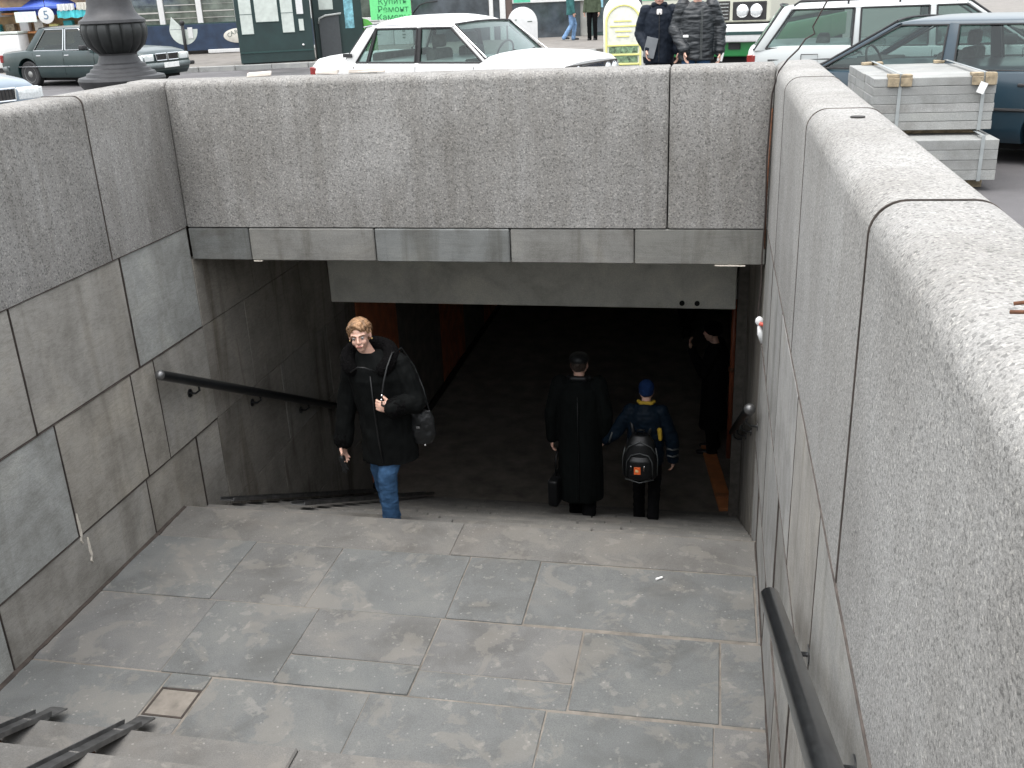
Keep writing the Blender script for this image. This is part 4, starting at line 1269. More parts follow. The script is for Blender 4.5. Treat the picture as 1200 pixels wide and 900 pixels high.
# --- the woman coming up the stairs
wx, wy, wz = 1.68, -0.50, -0.155
wom, V, q, Rh = person('blond woman in a black fur-collared coat and blue jeans climbing the stairs', (wx, wy, wz), R(180),
    J=dict(head=(.115, .10, 1.588), neck=(.080, .04, 1.445), chest=(.05, .02, 1.25), pelvis=(.01, 0, .90), hipL=(-.07, 0, .86), hipR=(.08, -.02, .86),
           kneeL=(.01, .10, .47), ankL=(.035, .03, .09), kneeR=(.135, -.10, .42), ankR=(.125, -.24, -.05),
           shR=(.215, .0, 1.35), elR=(.315, -.02, 1.02), wrR=(.365, .02, .70), hdR=(.05, .10, -1), pnR=(-1, .3, 0),
           shL=(-.120, .0, 1.35), elL=(-.245, .02, 1.05), wrL=(-.115, .21, 1.075), hdL=(.85, .30, .25), pnL=(.1, -1, -.2), curlL=.95, curlR=.35, hemc=(.0, .0, 0)),
    voxel=.0055, headrot=(R(10), R(-2), R(5)), coat=m_coat, trousers=m_jeans, hair=('short_woman', m_hair), shoes=m_shoe, sleeve=(.088, .078, .068),
    hem=.575, hemw=(.222, .165), bodyw=(.205, .16), coat_disp=(.015, 10, (1, 1, .6)))
nk = V['neck']
col_ = []
for i in range(15):
    a = R(-145 + 290 * i / 14) + R(90) + math.pi
    rr = 1.0
    p_ = nk + Vector((math.cos(a) * .150, -math.sin(a) * .115 + .012, .012 - .05 * max(0, -math.sin(a) * -1)))
    col_.append(p_)
def ringpt(a, rx, ry, dz): return nk + Vector((math.sin(a) * rx, -math.cos(a) * ry, dz))
PR = []
pv = None
for i in range(17):
    a = R(-132 + 264 * i / 16)              # 0 = behind the neck
    f = abs(a) / R(132)
    p_ = ringpt(a, .165, .115, .020 - .13 * f ** 2)
    if pv is not None: PR.append(('c', pv, .058, p_, .056))
    pv = p_
blob('fur_collar', PR, .005, m_fur, wom, it=1, disp=(.007, 110))
for s, nm in (('R', 1), ('L', -1)):
    e_, w_ = V['el' + s], V['wr' + s]
    d_ = (w_ - e_).normalized()
    blob('fur_cuff', [('c', w_ - d_ * .075, .072, w_ - d_ * .01, .074)], .007, m_fur, wom, it=2, disp=(.010, 50))
MB().tube([nk + Vector((.11, .13, -.12)), nk + Vector((.03, .18, -.06)), nk + Vector((-.02, .18, -.06)), nk + Vector((-.10, .14, -.11))], .006, 6).obj('collar_trim', m_leather, wom, smooth=True)
MB().tube([(.04, .175, 1.30), (.03, .19, 1.05), (.02, .185, .80), (.01, .165, .61)], .006, 6).obj('coat_seam', m_leather, wom, smooth=True)
for s_ in (-1, 1):
    MB().ico(q(s_ * .081, -.004, -.036), .006, 2).obj('earring', plain('gold_bead' + str(s_), (0.7, 0.5, 0.2), 0.25, 1.0), wom, smooth=True)
hb = thing('shoulder_bag', (wx - (-.245), wy + .02, wz + .84), 'black leather shoulder bag carried by the blond woman', 'bag', rz=R(180))
blob('bag_body', [('l', [((0, 0, -.14), .08, .04, 0), ((0, 0, -.06), .12, .055, 0), ((0, 0, .08), .105, .045, 0), ((0, 0, .13), .09, .02, 0)])], .008, m_leather, hb, it=4, disp=(.008, 14))
MB().tube([(.06, .03, .10), (.12, .21, .20), (.185, .285, .28), (.18, .262, .36), (.17, .240, .44), (.155, .19, .53), (.135, .11, .612), (.125, -.08, .585), (.06, -.15, .42), (-.005, -.12, .26), (-.07, -.02, .12)], .008, 8).obj('strap', m_leather, hb, smooth=True)
MB().box(-.015, .015, .058, .066, .0, .02, bev=.004).obj('buckle', m_steel, hb)
for p_ in ((.184, .285, .32), (.181, .275, .35)):
    MB().ico(p_, .009, 2).obj('strap_ring', m_chrome, hb, smooth=True)
MB().box(-.05, -.035, .05, .06, -.14, -.125, bev=.003).obj('clasp', m_chrome, hb)
gl = MB()
blob_g = blob('glove', [('c', (0, 0, .0), .028, (0, .0, -.06), .022), ('c', (.012, .01, -.06), .009, (.016, .012, -.11), .007), ('c', (-.006, .01, -.06), .009, (-.006, .012, -.12), .007), ('c', (-.02, .01, -.055), .009, (-.03, .012, -.10), .007)], .006, m_leather, None, it=2, disp=(.002, 30))
blob_g.location = (wx - .375, wy - .06, wz + .575); blob_g.rotation_euler = (0, R(10), R(180)); tag(blob_g, 'black leather glove dangling from the right hand of the woman', 'glove')

# --- man in long coat and boy, seen from behind
m_longcoat = cloth('dark_green_wool', (0.004, 0.005, 0.0048), rough=0.85)
m_boyj = cloth('dark_blue_nylon', (0.005, 0.010, 0.017), rough=0.5)
m_blk = cloth('black_cloth', (0.005, 0.005, 0.0055))
mx, my, mz = 2.86, 1.50, -1.104
man, V, q, Rh = person('man in long dark coat and cap seen from behind', (mx, my, mz), 0.0,
    J=dict(elL=(-.27, -.03, 1.08), wrL=(-.275, .02, .80), elR=(.25, -.04, 1.10), wrR=(.235, .02, .86), kneeL=(-.09, .20, .43), ankL=(-.09, .27, -.07), ankR=(.08, -.04, .09), hdR=(-.1, .15, -1)),
    scale=1.0, voxel=.007, face=False, coat=m_longcoat, trousers=m_blk, hair=('short', m_hair_d), hat=('cap', m_leather), shoes=m_leather, hem=.20, hemw=(.215, .17), bodyw=(.215, .15),
    coat_disp=(.012, 7, (1.4, 1.4, .25)), sleeve=(.082, .070, .060))
MB().tube([(0, -.155, 1.30), (0, -.165, .95), (0.005, -.17, .6), (.0, -.175, .24)], .004, 6).obj('back_seam', m_leather, man, smooth=True)
blob('coat_collar', [('c', (-.09, -.01, 1.44), .030, (.09, -.01, 1.44), .030), ('c', (-.06, -.06, 1.45), .028, (.06, -.06, 1.45), .028)], .008, m_leather, man, it=3)
bg = thing('briefcase', (mx - .22, my + .0, mz + .52), 'black case hanging from the left hand of the man in the long coat', 'bag', rz=R(80))
MB().box(-.19, .19, -.05, .05, -.36, -.08, bev=.025, seg=3).obj('case_body', m_leather, bg, auto=50)
MB().tube([(-.07, 0, -.08), (-.07, 0, .1), (0, 0, .18), (.07, 0, .1), (.07, 0, -.08)], .010, 8).obj('handle', m_leather, bg, smooth=True)
for x_ in (-.12, .12):
    MB().box(x_ - .015, x_ + .015, .048, .058, -.16, -.10, bev=.003).obj('lock', m_chrome, bg)

bs = .845
bxx, by, bz = 3.48, 1.50, -1.104
boy, V, q, Rh = person('boy in blue knitted hat and dark blue jacket, seen from behind', (bxx, by, bz), 0.0,
    J=dict(shL=(-.165, -.01, 1.34), shR=(.165, -.01, 1.34), elL=(-.35, -.02, 1.05), wrL=(-.445, .03, .955), hdL=(-.6, .1, .2), elR=(.29, -.02, 1.0), wrR=(.30, .04, .74), kneeL=(-.09, .22, .40), ankL=(-.09, .30, -.09), ankR=(.09, -.04, .09)),
    scale=bs, voxel=.008, face=False, coat=m_boyj, trousers=m_blk, hair=None, hat=('knit', cloth('blue_knit', (0.008, 0.022, 0.070), 120)), shoes=m_shoe, hem=.72, hemw=(.20, .15), bodyw=(.20, .14), sleeve=(.082, .076, .066), coat_disp=(.009, 10, (1, 1, 1.4)))
m_yel = plain('yellow_cloth', (0.36, 0.23, 0.015), 0.8)
m_refl = plain('grey_reflective_tape', (0.06, 0.065, 0.065), 0.35, var=0.2)
blob('yellow_collar', [('c', (-.06, -.05, 1.45), .022, (.06, -.05, 1.45), .022), ('c', (-.085, .0, 1.45), .022, (-.06, -.05, 1.45), .022), ('c', (.085, .0, 1.45), .022, (.06, -.05, 1.45), .022)], .008, m_yel, boy, it=2)
blob('yellow_panel', [('c', (.155, -.125, 1.17), .028, (.165, -.125, 1.06), .022)], .008, m_yel, boy, it=2)
for pth in ([(.235, -.085, .93), (.30, -.095, .92), (.365, -.03, .91)], [(.24, -.07, .84), (.30, -.08, .83), (.36, -.02, .83)], [(-.365, -.085, 1.10), (-.385, -.09, 1.03), (-.40, -.07, .97)]):
    MB().tube(pth, .010, 6).obj('sleeve_stripe', m_refl, boy, smooth=True)
bk = thing('school_backpack', (bxx - .035, by - .20, bz + .76), 'black school backpack with small orange square badge on the back of the boy', 'backpack')
m_bp = plain('black_nylon', (0.006, 0.0065, 0.007), 0.45, var=0.3, scale=12)
blob('pack_body', [('l', [((0, .02, -.23), .125, .07, 0), ((0, .0, -.20), .155, .10, 0), ((0, .0, .0), .150, .10, 0), ((0, .01, .14), .125, .085, 0), ((0, .03, .21), .08, .05, 0)])], .008, m_bp, bk, it=4)
blob('front_pocket', [('l', [((0, -.09, -.19), .09, .03, 0), ((0, -.10, -.15), .115, .045, 0), ((0, -.10, .0), .11, .04, 0), ((0, -.085, .04), .08, .03, 0)])], .008, m_bp, bk, it=4)
MB().box(-.048, .012, -.152, -.143, -.12, -.045, bev=.002).obj('orange_badge', plain('orange_badge', (0.80, 0.14, 0.03), 0.5), bk)
MB().box(-.036, -.008, -.156, -.150, -.095, -.070, bev=.002).obj('badge_mark', plain('badge_pale', (0.85, 0.55, 0.25), 0.5), bk)
for pts_ in ([(-.12, -.125, -.15), (-.115, -.13, .0), (-.08, -.11, .055), (0, -.105, .075), (.08, -.11, .055), (.115, -.13, .0), (.12, -.125, -.15)],
             [(-.14, -.07, .06), (-.10, -.08, .13), (0, -.07, .175), (.10, -.08, .13), (.14, -.07, .06)], [(-.13, -.10, -.19), (0, -.125, -.215), (.13, -.10, -.19)],
             [(-.158, -.03, -.18), (-.160, -.04, 0.0), (-.14, -.03, .10)], [(.158, -.03, -.18), (.160, -.04, 0.0), (.14, -.03, .10)]):
    MB().tube(pts_, .0055, 6).obj('piping', m_refl, bk, smooth=True)
for x_ in (-.075, .045):
    MB().box(x_ - .006, x_ + .006, -.158, -.146, -.08, -.03, bev=.002).obj('zip_pull', m_chrome, bk)
MB().tube([(-.035, .03, .20), (-.03, .02, .255), (.03, .02, .255), (.035, .03, .20)], .010, 8).obj('carry_loop', m_bp, bk, smooth=True)
for s_ in (-1, 1):
    MB().tube([(s_ * .07, .06, .20), (s_ * .11, .17, .33), (s_ * .13, .30, .25), (s_ * .14, .30, .0), (s_ * .14, .10, -.18)], .016, 8).obj('shoulder_strap', m_bp, bk, smooth=True)

# --- dark figures deeper in the tunnel
sp_, V, q, Rh = person('dark figure in long coat standing by the right tunnel wall, hand raised', (4.12, 5.05, FZ), R(80),
    J=dict(elL=(-.24, .10, 1.12), wrL=(-.10, .27, 1.36), hdL=(.2, .3, 1), pnL=(0, -1, 0), head=(0, .05, 1.56)), scale=1.06, voxel=.010, face=False, coat=m_blk, trousers=m_blk, hat=('fur', m_fur), hem=.35, hemw=(.20, .17), bodyw=(.20, .15))
fp_, V, q, Rh = person('far walker in the tunnel of whom only dark legs show under the beam', (3.62, 9.9, FZ), R(160),
    J=dict(kneeL=(-.10, .14, .50), ankL=(-.10, .20, .10), kneeR=(.10, .0, .48), ankR=(.10, -.22, .13)), voxel=.011, face=False, coat=m_blk, trousers=m_blk, hair=('short', m_hair_d), hem=.70)

# --- people on the street
m_navy = cloth('navy_jacket', (0.012, 0.016, 0.024), rough=0.55)
m_puff = plain('black_puffer', (0.012, 0.015, 0.018), 0.5, var=0.1, scale=9)
p1, V, q, Rh = person('man in navy zip jacket behind the parapet holding folded grey papers', (3.24, 7.1, 2.0), R(184),
    J=dict(elR=(.26, -.03, 1.11), wrR=(.16, .17, .91), elL=(-.25, -.03, 1.11), wrL=(-.25, .05, .86)), scale=1.0, voxel=.008, coat=m_navy, trousers=m_blk, hair=('short', m_hair_d), hem=.72, hemw=(.205, .15), bodyw=(.21, .145), sleeve=(.085, .072, .06), coat_disp=(.010, 9, (1, 1, 1.2)))
MB().tube([(.0, .145, 1.36), (.0, .155, 1.1), (.0, .155, .75)], .005, 6).obj('zip', m_rub, p1)
blob('collar', [('c', (-.08, .03, 1.45), .030, (.08, .03, 1.45), .030), ('c', (-.08, -.04, 1.46), .030, (.08, -.04, 1.46), .030)], .009, m_navy, p1, it=3)
MB().box(-.035, .035, .125, .140, 1.335, 1.405, bev=.01).obj('shirt_front', plain('white_shirt', (0.75, 0.72, 0.70), 0.7), p1)
pf = thing('folded_papers', (3.24 - .10, 7.1 - .20, 2.0 + .93), 'folded grey papers in the hand of the man in the navy jacket', 'papers', rz=R(10))
for i in range(3):
    MB().box(-.075 + i * .004, .075 - i * .004, -.012 + i * .008, -.006 + i * .008, -.13, .13 - i * .01, bev=.002, M=Matrix.Rotation(R(14), 4, 'Y')).obj('sheet', plain('grey_paper%d' % i, (0.16, 0.17, 0.18), 0.7), pf)
p2, V, q, Rh = person('tall man in an open black padded jacket behind the parapet', (3.74, 6.85, 2.0), R(182),
    J=dict(elR=(.27, -.02, 1.12), wrR=(.14, .16, .86), elL=(-.28, -.03, 1.12), wrL=(-.29, .03, .83), head=(0, .03, 1.57)), scale=1.03, voxel=.008, coat=m_puff, trousers=m_jeans, hair=('short', m_hair_d), hem=.74, hemw=(.225, .165), bodyw=(.225, .155), sleeve=(.098, .086, .070), coat_disp=(.014, 11, (.7, .7, 2.2)))
for x_ in (-.05, -.065):
    MB().tube([(x_, .165, 1.36), (x_, .175, 1.1), (x_, .18, .76)], .005, 6).obj('zip', m_refl, p2)
MB().box(.10, .17, .155, .172, 1.02, 1.05, bev=.005, M=Matrix.Rotation(R(0), 4, 'Y')).obj('pocket_label', m_plate, p2)
wc = MB().box(-.035, .035, -.01, .01, -.06, .05, bev=.005).obj('white_card', m_plate)
wc.location = (3.74 + .315, 6.80, 2.0 + .80); wc.rotation_euler = (0, R(12), 0); tag(wc, 'small white card in the hand of the tall man in the padded jacket', 'card')
m_teal = cloth('teal_jacket', (0.045, 0.13, 0.13))
p3, V, q, Rh = person('passer-by in a teal jacket and pale jeans walking in front of the dark shop door', (-0.80, 27.6, 2.13), R(-70),
    J=dict(kneeL=(-.09, .16, .50), ankL=(-.09, .10, .10), kneeR=(.09, .0, .48), ankR=(.09, -.26, .14)), voxel=.012, coat=m_teal, trousers=m_jeans_l, hair=('short', m_hair_d), hem=.80)
m_olive = cloth('olive_jacket', (0.06, 0.075, 0.05))
p4, V, q, Rh = person('passer-by in an olive jacket and black trousers beside the dark shop door', (-0.05, 27.3, 2.13), R(170),
    voxel=.012, coat=m_olive, trousers=m_blk, hair=('short', m_hair_d), hem=.86)
# ================================================================= street furniture and background
# kerb-stone stacks beside the right wall
m_kerb = slab('kerb_stone_grey', [(0.25, 0.255, 0.247), (0.27, 0.274, 0.265), (0.235, 0.238, 0.23), (0.285, 0.286, 0.277)], scratch=0, dirtamt=0.25, bumpd=0.003)
m_strap = plain('steel_strap', (0.30, 0.32, 0.32), 0.45, 0.3)
m_wood = plain('packing_wood', (0.26, 0.21, 0.14), 0.85, var=0.45, scale=16, bumpd=0.002)
def stack(loc, rz, label, w_, d_, n, h0, hl, pad=True, straps=(0.25, 0.85)):
    s = thing('stone_stack', loc, label, 'stone stack', rz=R(rz), group='strapped stacks of grey kerb stones')
    z = h0
    for k in range(n):
        off = random.uniform(-.005, .005)
        cols = 3
        for c in range(cols):
            y0 = d_ * c / cols; y1 = d_ * (c + 1) / cols
            e = random.uniform(-.005, .005)
            MB().box(off + e, w_ + off + e, y0 + .001, y1 - .001, z + .0008, z + hl - .0008, bev=.004, jit=.001).obj('kerb_slab', m_kerb, s)
        z += hl
    for yb in (d_ * .12, d_ * .82):
        MB().box(.05, w_ - .05, yb - .04, yb + .04, 0, h0, bev=.004).obj('timber_bearer', m_wood, s)
    for f in straps:
        x = w_ * f
        t_ = MB()
        for (a, b, c, e) in ((-.006, -.002, h0 - .004, z + .03), (d_ + .002, d_ + .006, h0 - .004, z + .03)):
            t_.box(x - .014, x + .014, a, b, c, e)
        t_.box(x - .014, x + .014, -.006, d_ + .006, z + .030, z + .034); t_.box(x - .014, x + .014, -.006, d_ + .006, h0 - .006, h0 - .002)
        t_.obj('steel_strap', m_strap, s)
        if pad:
            for (y0, y1) in ((-.02, .08), (d_ - .08, d_ + .02)):
                for k2 in (-1, 1):
                    MB().box(x + (k2 - 1) * .05 - .002 + (.0), x + (k2 - 1) * .05 + .09, y0, y1, z + .002, z + .028, bev=.004, jit=.004).obj('corner_wood', m_wood, s)
                    if y0 < 0:
                        MB().box(x + (k2 - 1) * .05, x + (k2 - 1) * .05 + .09, -.024, -.008, z - .07, z + .002, bev=.004, jit=.004).obj('corner_wood', m_wood, s)
    return s
stack((5.30, 2.00, 2.42), 1, 'upper strapped stack of pale grey kerb stones with wooden corner pads', .96, 1.5, 6, .045, .071, straps=(0.22, 0.90))
stack((5.20, 1.74, 2.0), 1, 'lower strapped stack of grey kerb stones under the padded one', 1.08, 1.85, 4, .09, .082, pad=False, straps=(0.12, 0.88))
lt = MB().box(0, .06, -.012, -.008, 0, .09, M=Matrix.Rotation(R(20), 4, 'Y')).obj('paper_tag', m_plate)
lt.location = (6.10, 1.985, 2.77); tag(lt, 'small white paper tag stuck on the strap of the upper stone stack', 'tag')

# cast-iron lamp base
m_iron = plain('grey_cast_iron', (0.036, 0.036, 0.038), 0.55, 0.2, var=0.25, scale=9, bumpd=0.002)
lp = thing('street_lamp', (-1.36, 1.66, 1.955), 'massive grey cast-iron lamp column with ribbed vase base behind the left wall', 'street lamp')
MB().lathe([(.40, 0), (.40, .22), (.33, .30), (.28, .42), (.27, .70), (.30, .92), (.335, 1.04), (.375, 1.10), (.385, 1.13), (.375, 1.155), (.33, 1.165)], n=48).obj('plinth', m_iron, lp, auto=35)
MB().lathe([(.31, 1.166), (.30, 1.19), (.27, 1.20), (.26, 1.225), (.235, 1.235), (.225, 1.262), (.19, 1.275), (.175, 1.31), (.165, 1.34), (.17, 1.355)], n=48).obj('moulding', m_iron, lp, auto=35)
ms = MB()
prof = [(.17, 1.356), (.20, 1.375), (.255, 1.43), (.285, 1.50), (.292, 1.56), (.280, 1.605), (.27, 1.615)]
n = 96
rings = []
for r_, z_ in prof:
    ring = []
    for i in range(n):
        a = 2 * math.pi * i / n
        g = abs(math.sin(a * 8)) ** .30
        rr = r_ * (1 - .07 * (1 - g) * (0.3 if z_ < 1.36 or z_ > 1.61 else 1))
        ring.append((rr * math.cos(a), rr * math.sin(a), z_))
    rings.append(ring)
ms.loft(rings).obj('ribbed_vase', plain('dark_cast_iron', (0.016, 0.018, 0.018), 0.5, 0.2, var=0.25), lp, auto=30)
MB().lathe([(.29, 1.616), (.285, 1.64), (.25, 1.66), (.215, 1.70), (.195, 1.76), (.185, 1.90), (.17, 2.1), (.15, 2.4), (.13, 3.2), (.12, 4.4)], n=40).obj('column', m_iron, lp, auto=35)
MB().tube([(0, 0, 4.4), (0, 0, 5.2)], .09, 16).obj('upper_column', m_iron, lp, smooth=True)
hd = MB().lathe([(.10, 5.2), (.22, 5.3), (.26, 5.6), (.20, 5.9), (.05, 6.05)], n=24).obj('lantern', m_iron, lp, auto=35)
MB().lathe([(.21, 5.32), (.245, 5.6), (.19, 5.88)], n=24).obj('lantern_glass', plain('milk_glass', (0.8, 0.8, 0.78), 0.3), hd, smooth=True)

# pavement and kerb across the street
sd_ = R(14)
def S(u, v, z=0.0, o=Vector((-9.0, 19.5, 2.0))):
    """street frame: u along the far kerb, v away from the camera"""
    return o + Vector((math.cos(sd_) * u - math.sin(sd_) * v, math.sin(sd_) * u + math.cos(sd_) * v, z))
MS = Matrix.Translation((-9.0, 19.5, 2.0)) @ Matrix.Rotation(sd_, 4, 'Z')
pv_ = MB().box(-60, 70, 0.13, 60, -.2, .13).obj('far_pavement', m_pavement); pv_.matrix_world = MS; struct(pv_)
kb = thing('far_kerb', (-9.0, 19.5, 2.0), None, None, rz=sd_, kind='structure')
for i in range(34):
    MB().box(-24 + i * 1.0 + .006, -23 + i * 1.0 - .006, 0, .15, -.2, .134, bev=.012).obj('kerb_stone', m_kerb, kb)

def sthing(name, u, v, label, cat, rz=0.0, group=None, z=.13):
    p = S(u, v, z)
    return thing(name, p, label, cat, rz=sd_ + rz, group=group)

# long cafe and shop front
m_white = plain('white_paint', (0.62, 0.62, 0.61), 0.45, var=0.06)
m_band = plain('navy_banner', (0.018, 0.035, 0.070), 0.6, var=0.3, scale=3)
m_pane = plain('shop_window_glass', (0.115, 0.135, 0.115), 0.12, var=0.6, scale=2.2, coat=0.8)
m_dkgrn = plain('dark_green_paint_matt', (0.014, 0.045, 0.042), 0.5, var=0.2)
m_oval = plain('cream_oval', (0.58, 0.56, 0.50), 0.6)
m_lettering = plain('grey_lettering', (0.10, 0.13, 0.11), 0.7)
m_wallp = plain('pale_plaster', (0.45, 0.44, 0.41), 0.85, scale=3)
cafe = sthing('cafe_terrace', 0, 8.2, 'glazed street cafe with white posts above a navy blue banner fence', 'cafe')
MB().box(-17, 2.0, 0.06, 3.5, 3.2, 3.45).obj('flat_roof', m_white, cafe)
MB().box(-17, 2.0, 3.4, 3.5, 0, 3.2).obj('back_wall', m_wallp, cafe)
MB().box(-12.0, 2.0, -.02, .04, .12, .98, bev=.004).obj('banner', m_band, cafe)
MB().box(-12.0, 2.0, 0.041, .10, .94, 1.02).obj('rail', m_dkgrn, cafe)
x = -5.35
while x < 2.0:
    MB().box(x - .09, x + .09, 0.045, .20, .98, 3.2, bev=.006).obj('post', m_white, cafe)
    pn = MB().box(x + .10, x + 1.20, .11, .125, 1.0, 3.2).obj('pane', m_pane, cafe)
    for k in range(4):
        MB().box(x + .12, x + 1.18, .095, .108, 1.18 + k * .22 + random.uniform(-.03, .03), 1.20 + k * .22).obj('blind_slat', m_wallp, pn)
    x += 1.30
MB().box(-2.6, 1.9, -.10, -.03, .02, .14, bev=.01).obj('white_step', m_white, cafe)
for ox in (-1.48, -9.6, -12.6):
    ov = MB().lathe([(.5, -.01), (.5, .01), (.485, .014)], n=40)
    ov.bm.transform(Matrix.Translation((ox, -.035, .56)) @ Matrix.Diagonal((1.05, 1, .48, 1)) @ Matrix.Rotation(R(90), 4, 'X'))
    oo = ov.obj('oval_sign', m_oval, cafe, auto=40)
    word = 'СЛЖЕРИ'
    for i, ch in enumerate('CARPEN'):
        a = R(62 - 124 * i / 5)
        text('letter', ch, .20, m_lettering, oo, (ox - math.sin(a) * .36, -.052, .56 + math.cos(a) * .19 - .07), Ry(-a * .55) @ Rx(R(90)))
# banner mark left of the dark car
text('banner_mark', '<', .34, m_white, cafe, (-7.9, -.025, .78), Rx(R(90)))

# shop wall behind the middle of the street
shop = sthing('shop_front', 2.6, 8.6, 'white shop front with dark windows, posters and a dark green door bay', 'shop')
MB().box(-.4, 14.5, .55, .9, 0, 4.2).obj('wall', m_wallp, shop)
MB().box(-.2, 1.25, .30, .54, 0, .95, bev=.01).obj('white_counter', m_white, shop)
MB().box(-.2, 1.25, .40, .54, .97, 3.4).obj('window_pane', m_pane, shop)
for z_ in (.35, .62, .80):
    MB().box(0.1, .8, .292, .30, z_, z_ + .02).obj('groove', m_lettering, shop)
col = MB().box(1.28, 1.95, .10, .54, 0, 3.9, bev=.01).obj('white_pilaster', m_white, shop)
for k, z_ in enumerate((.20, .30, .42, .55, .68, .80, 1.0)):
    MB().box(1.58, 1.68 + (k % 2) * .02, .092, .10, z_, z_ + .055, bev=.004).obj('pilaster_letter', m_lettering, col)
dk = plain('dark_shop_glass', (0.055, 0.065, 0.075), 0.15, var=0.5, scale=2, coat=0.7)
MB().box(1.98, 4.7, .42, .54, 0, 3.4).obj('dark_window', dk, shop)
MB().tube([(2.0, .30, 1.02), (2.25, .28, 1.28), (2.5, .28, 1.36), (2.9, .28, 1.38)], .022, 8).obj('awning_bar', m_rub, shop, smooth=True)
MB().box(4.72, 4.86, .30, .54, 0, 3.4).obj('post', m_white, shop)
MB().box(5.1, 5.3, .30, .54, 0, 3.4).obj('post', m_white, shop)
MB().box(4.87, 5.09, .40, .54, 0, 3.4).obj('dark_window', dk, shop)
MB().box(5.32, 5.55, .34, .54, 0, 3.4).obj('brown_frame', plain('brown_frame', (0.10, 0.07, 0.06), 0.6), shop)
MB().box(5.56, 8.0, .42, .54, 0, 1.18).obj('dark_window', dk, shop)
bn = MB().box(5.56, 8.3, .36, .41, 1.20, 1.85).obj('sign_board', m_white, shop)
text('sign_text', 'ОБМЕН ВАЛЮТ', .20, plain('sign_red_grey', (0.30, 0.12, 0.12), 0.6), bn, (7.15, .355, 1.36), Rx(R(90)))
MB().box(5.6, 6.2, .35, .36, 1.22, 1.40).obj('green_strip', plain('green_strip', (0.10, 0.45, 0.30), 0.6), bn)
gb = MB().box(8.35, 10.6, .10, .54, 0, 3.6, bev=.01).obj('dark_door_bay', plain('dark_teal_frame', (0.035, 0.06, 0.06), 0.4, var=0.3, scale=3), shop)
for x0 in (8.5, 9.0, 9.55, 10.1):
    MB().box(x0, x0 + .36, .085, .099, .12, 3.3, bev=.003).obj('door_pane', dk if x0 != 9.0 else plain('bay_grey', (0.12, 0.13, 0.12), 0.4), gb)
MB().box(8.58, 8.78, .075, .084, .95, 1.7).obj('blue_sticker', plain('sky_sticker', (0.22, 0.42, 0.50), 0.5), gb)
MB().box(10.65, 14.4, .42, .54, 0, 3.4).obj('dark_window', dk, shop)

# green poster and small notices on the shop window, above the white car
m_green = plain('bright_green_poster', (0.14, 0.62, 0.22), 0.6, var=0.08)
gp = thing('green_poster', S(4.40, -0.2, 1.47), 'bright green poster with dark green lines of text above the white car roof', 'poster', rz=sd_)
MB().box(-.55, .55, 0, .02, -.32, .62, bev=.004).obj('poster_sheet', m_green, gp)
mgt = plain('poster_ink', (0.02, 0.16, 0.06), 0.7)
for i, w_ in enumerate(('Купить', 'Ремонт', 'Камеры')):
    text('poster_text', w_, .22, mgt, gp, (.06, -.004, .13 - i * .20), Rx(R(90)), sx=1.05)
for x_ in (-.5, .5):
    MB().tube([(x_, .01, .62), (x_, .01, 1.9)], .006, 6).obj('hanging_cord', m_rub, gp)

# round-topped boards
def arch_board(u_loc, rz, label, w_, h_, kind):
    b = thing('pavement_sign', u_loc, label, 'sign', rz=rz)
    def outline(w2, z0, h2, n=16):
        p = [(-w2, z0)]
        for i in range(n + 1):
            a = math.pi - math.pi * i / n
            p.append((w2 * math.cos(a), h2 - w2 + w2 * math.sin(a)))
        p.append((w2, z0))
        return p
    MB().prism(outline(w_ / 2, .10, h_), -.03, .03, 'y', bev=.008, seg=2).obj('board', m_white if kind == 'w' else plain('cream_board', (0.74, 0.74, 0.66), 0.5), b, auto=40)
    for s in (-1, 1):
        MB().box(s * w_ * .42 - .02, s * w_ * .42 + .02, -.18, .18, 0, .04, bev=.006).obj('foot', m_rub, b)
        MB().tube([(s * w_ * .42, 0, .03), (s * w_ * .42, 0, .14)], .015, 8).obj('foot_post', m_rub, b)
    return b
wb_ = arch_board((-0.02, 14.7, 2.0), R(14), 'plain white round-topped board right of the white car roof', .62, 1.40, 'w')
for z_, a, c in ((1.14, -.16, -.12), (.80, .02, .10), (.84, .06, .16), (1.10, .10, .2)):
    MB().box(a, c, -.036, -.030, z_, z_ + .018).obj('faded_mark', m_lettering, wb_)
yb = arch_board((2.62, 8.75, 2.0), R(2), 'cream round-topped advertising board with yellow frame and green pictures', .60, 1.60, 'y')
m_yf = plain('pale_yellow', (0.80, 0.76, 0.28), 0.5, var=0.08)
m_pic = plain('green_picture', (0.17, 0.26, 0.15), 0.6, var=0.9, scale=24)
fr_ = []
for i in range(17):
    a = math.pi - math.pi * i / 16
    fr_.append((.255 * math.cos(a), -.034, 1.19 + .255 * math.sin(a)))
MB().tube([(-.255, -.034, .3)] + fr_ + [(.255, -.034, .3)], .016, 6).obj('yellow_frame', m_yf, yb)
for k in range(6):
    z_ = .86 - k * .135
    MB().box(-.215, .215, -.040, -.031, z_ - .095, z_, bev=.003).obj('picture', m_pic, yb)
    MB().box(-.235, .235, -.048, -.031, z_ + .006, z_ + .032, bev=.003).obj('yellow_bar', m_yf, yb)
for k, (a, c) in enumerate(((-.14, .12), (-.2, .2), (-.12, .12), (-.10, .09))):
    MB().box(a, c, -.040, -.031, 1.21 - k * .072, 1.235 - k * .072, bev=.003).obj('yellow_line', m_yf, yb)

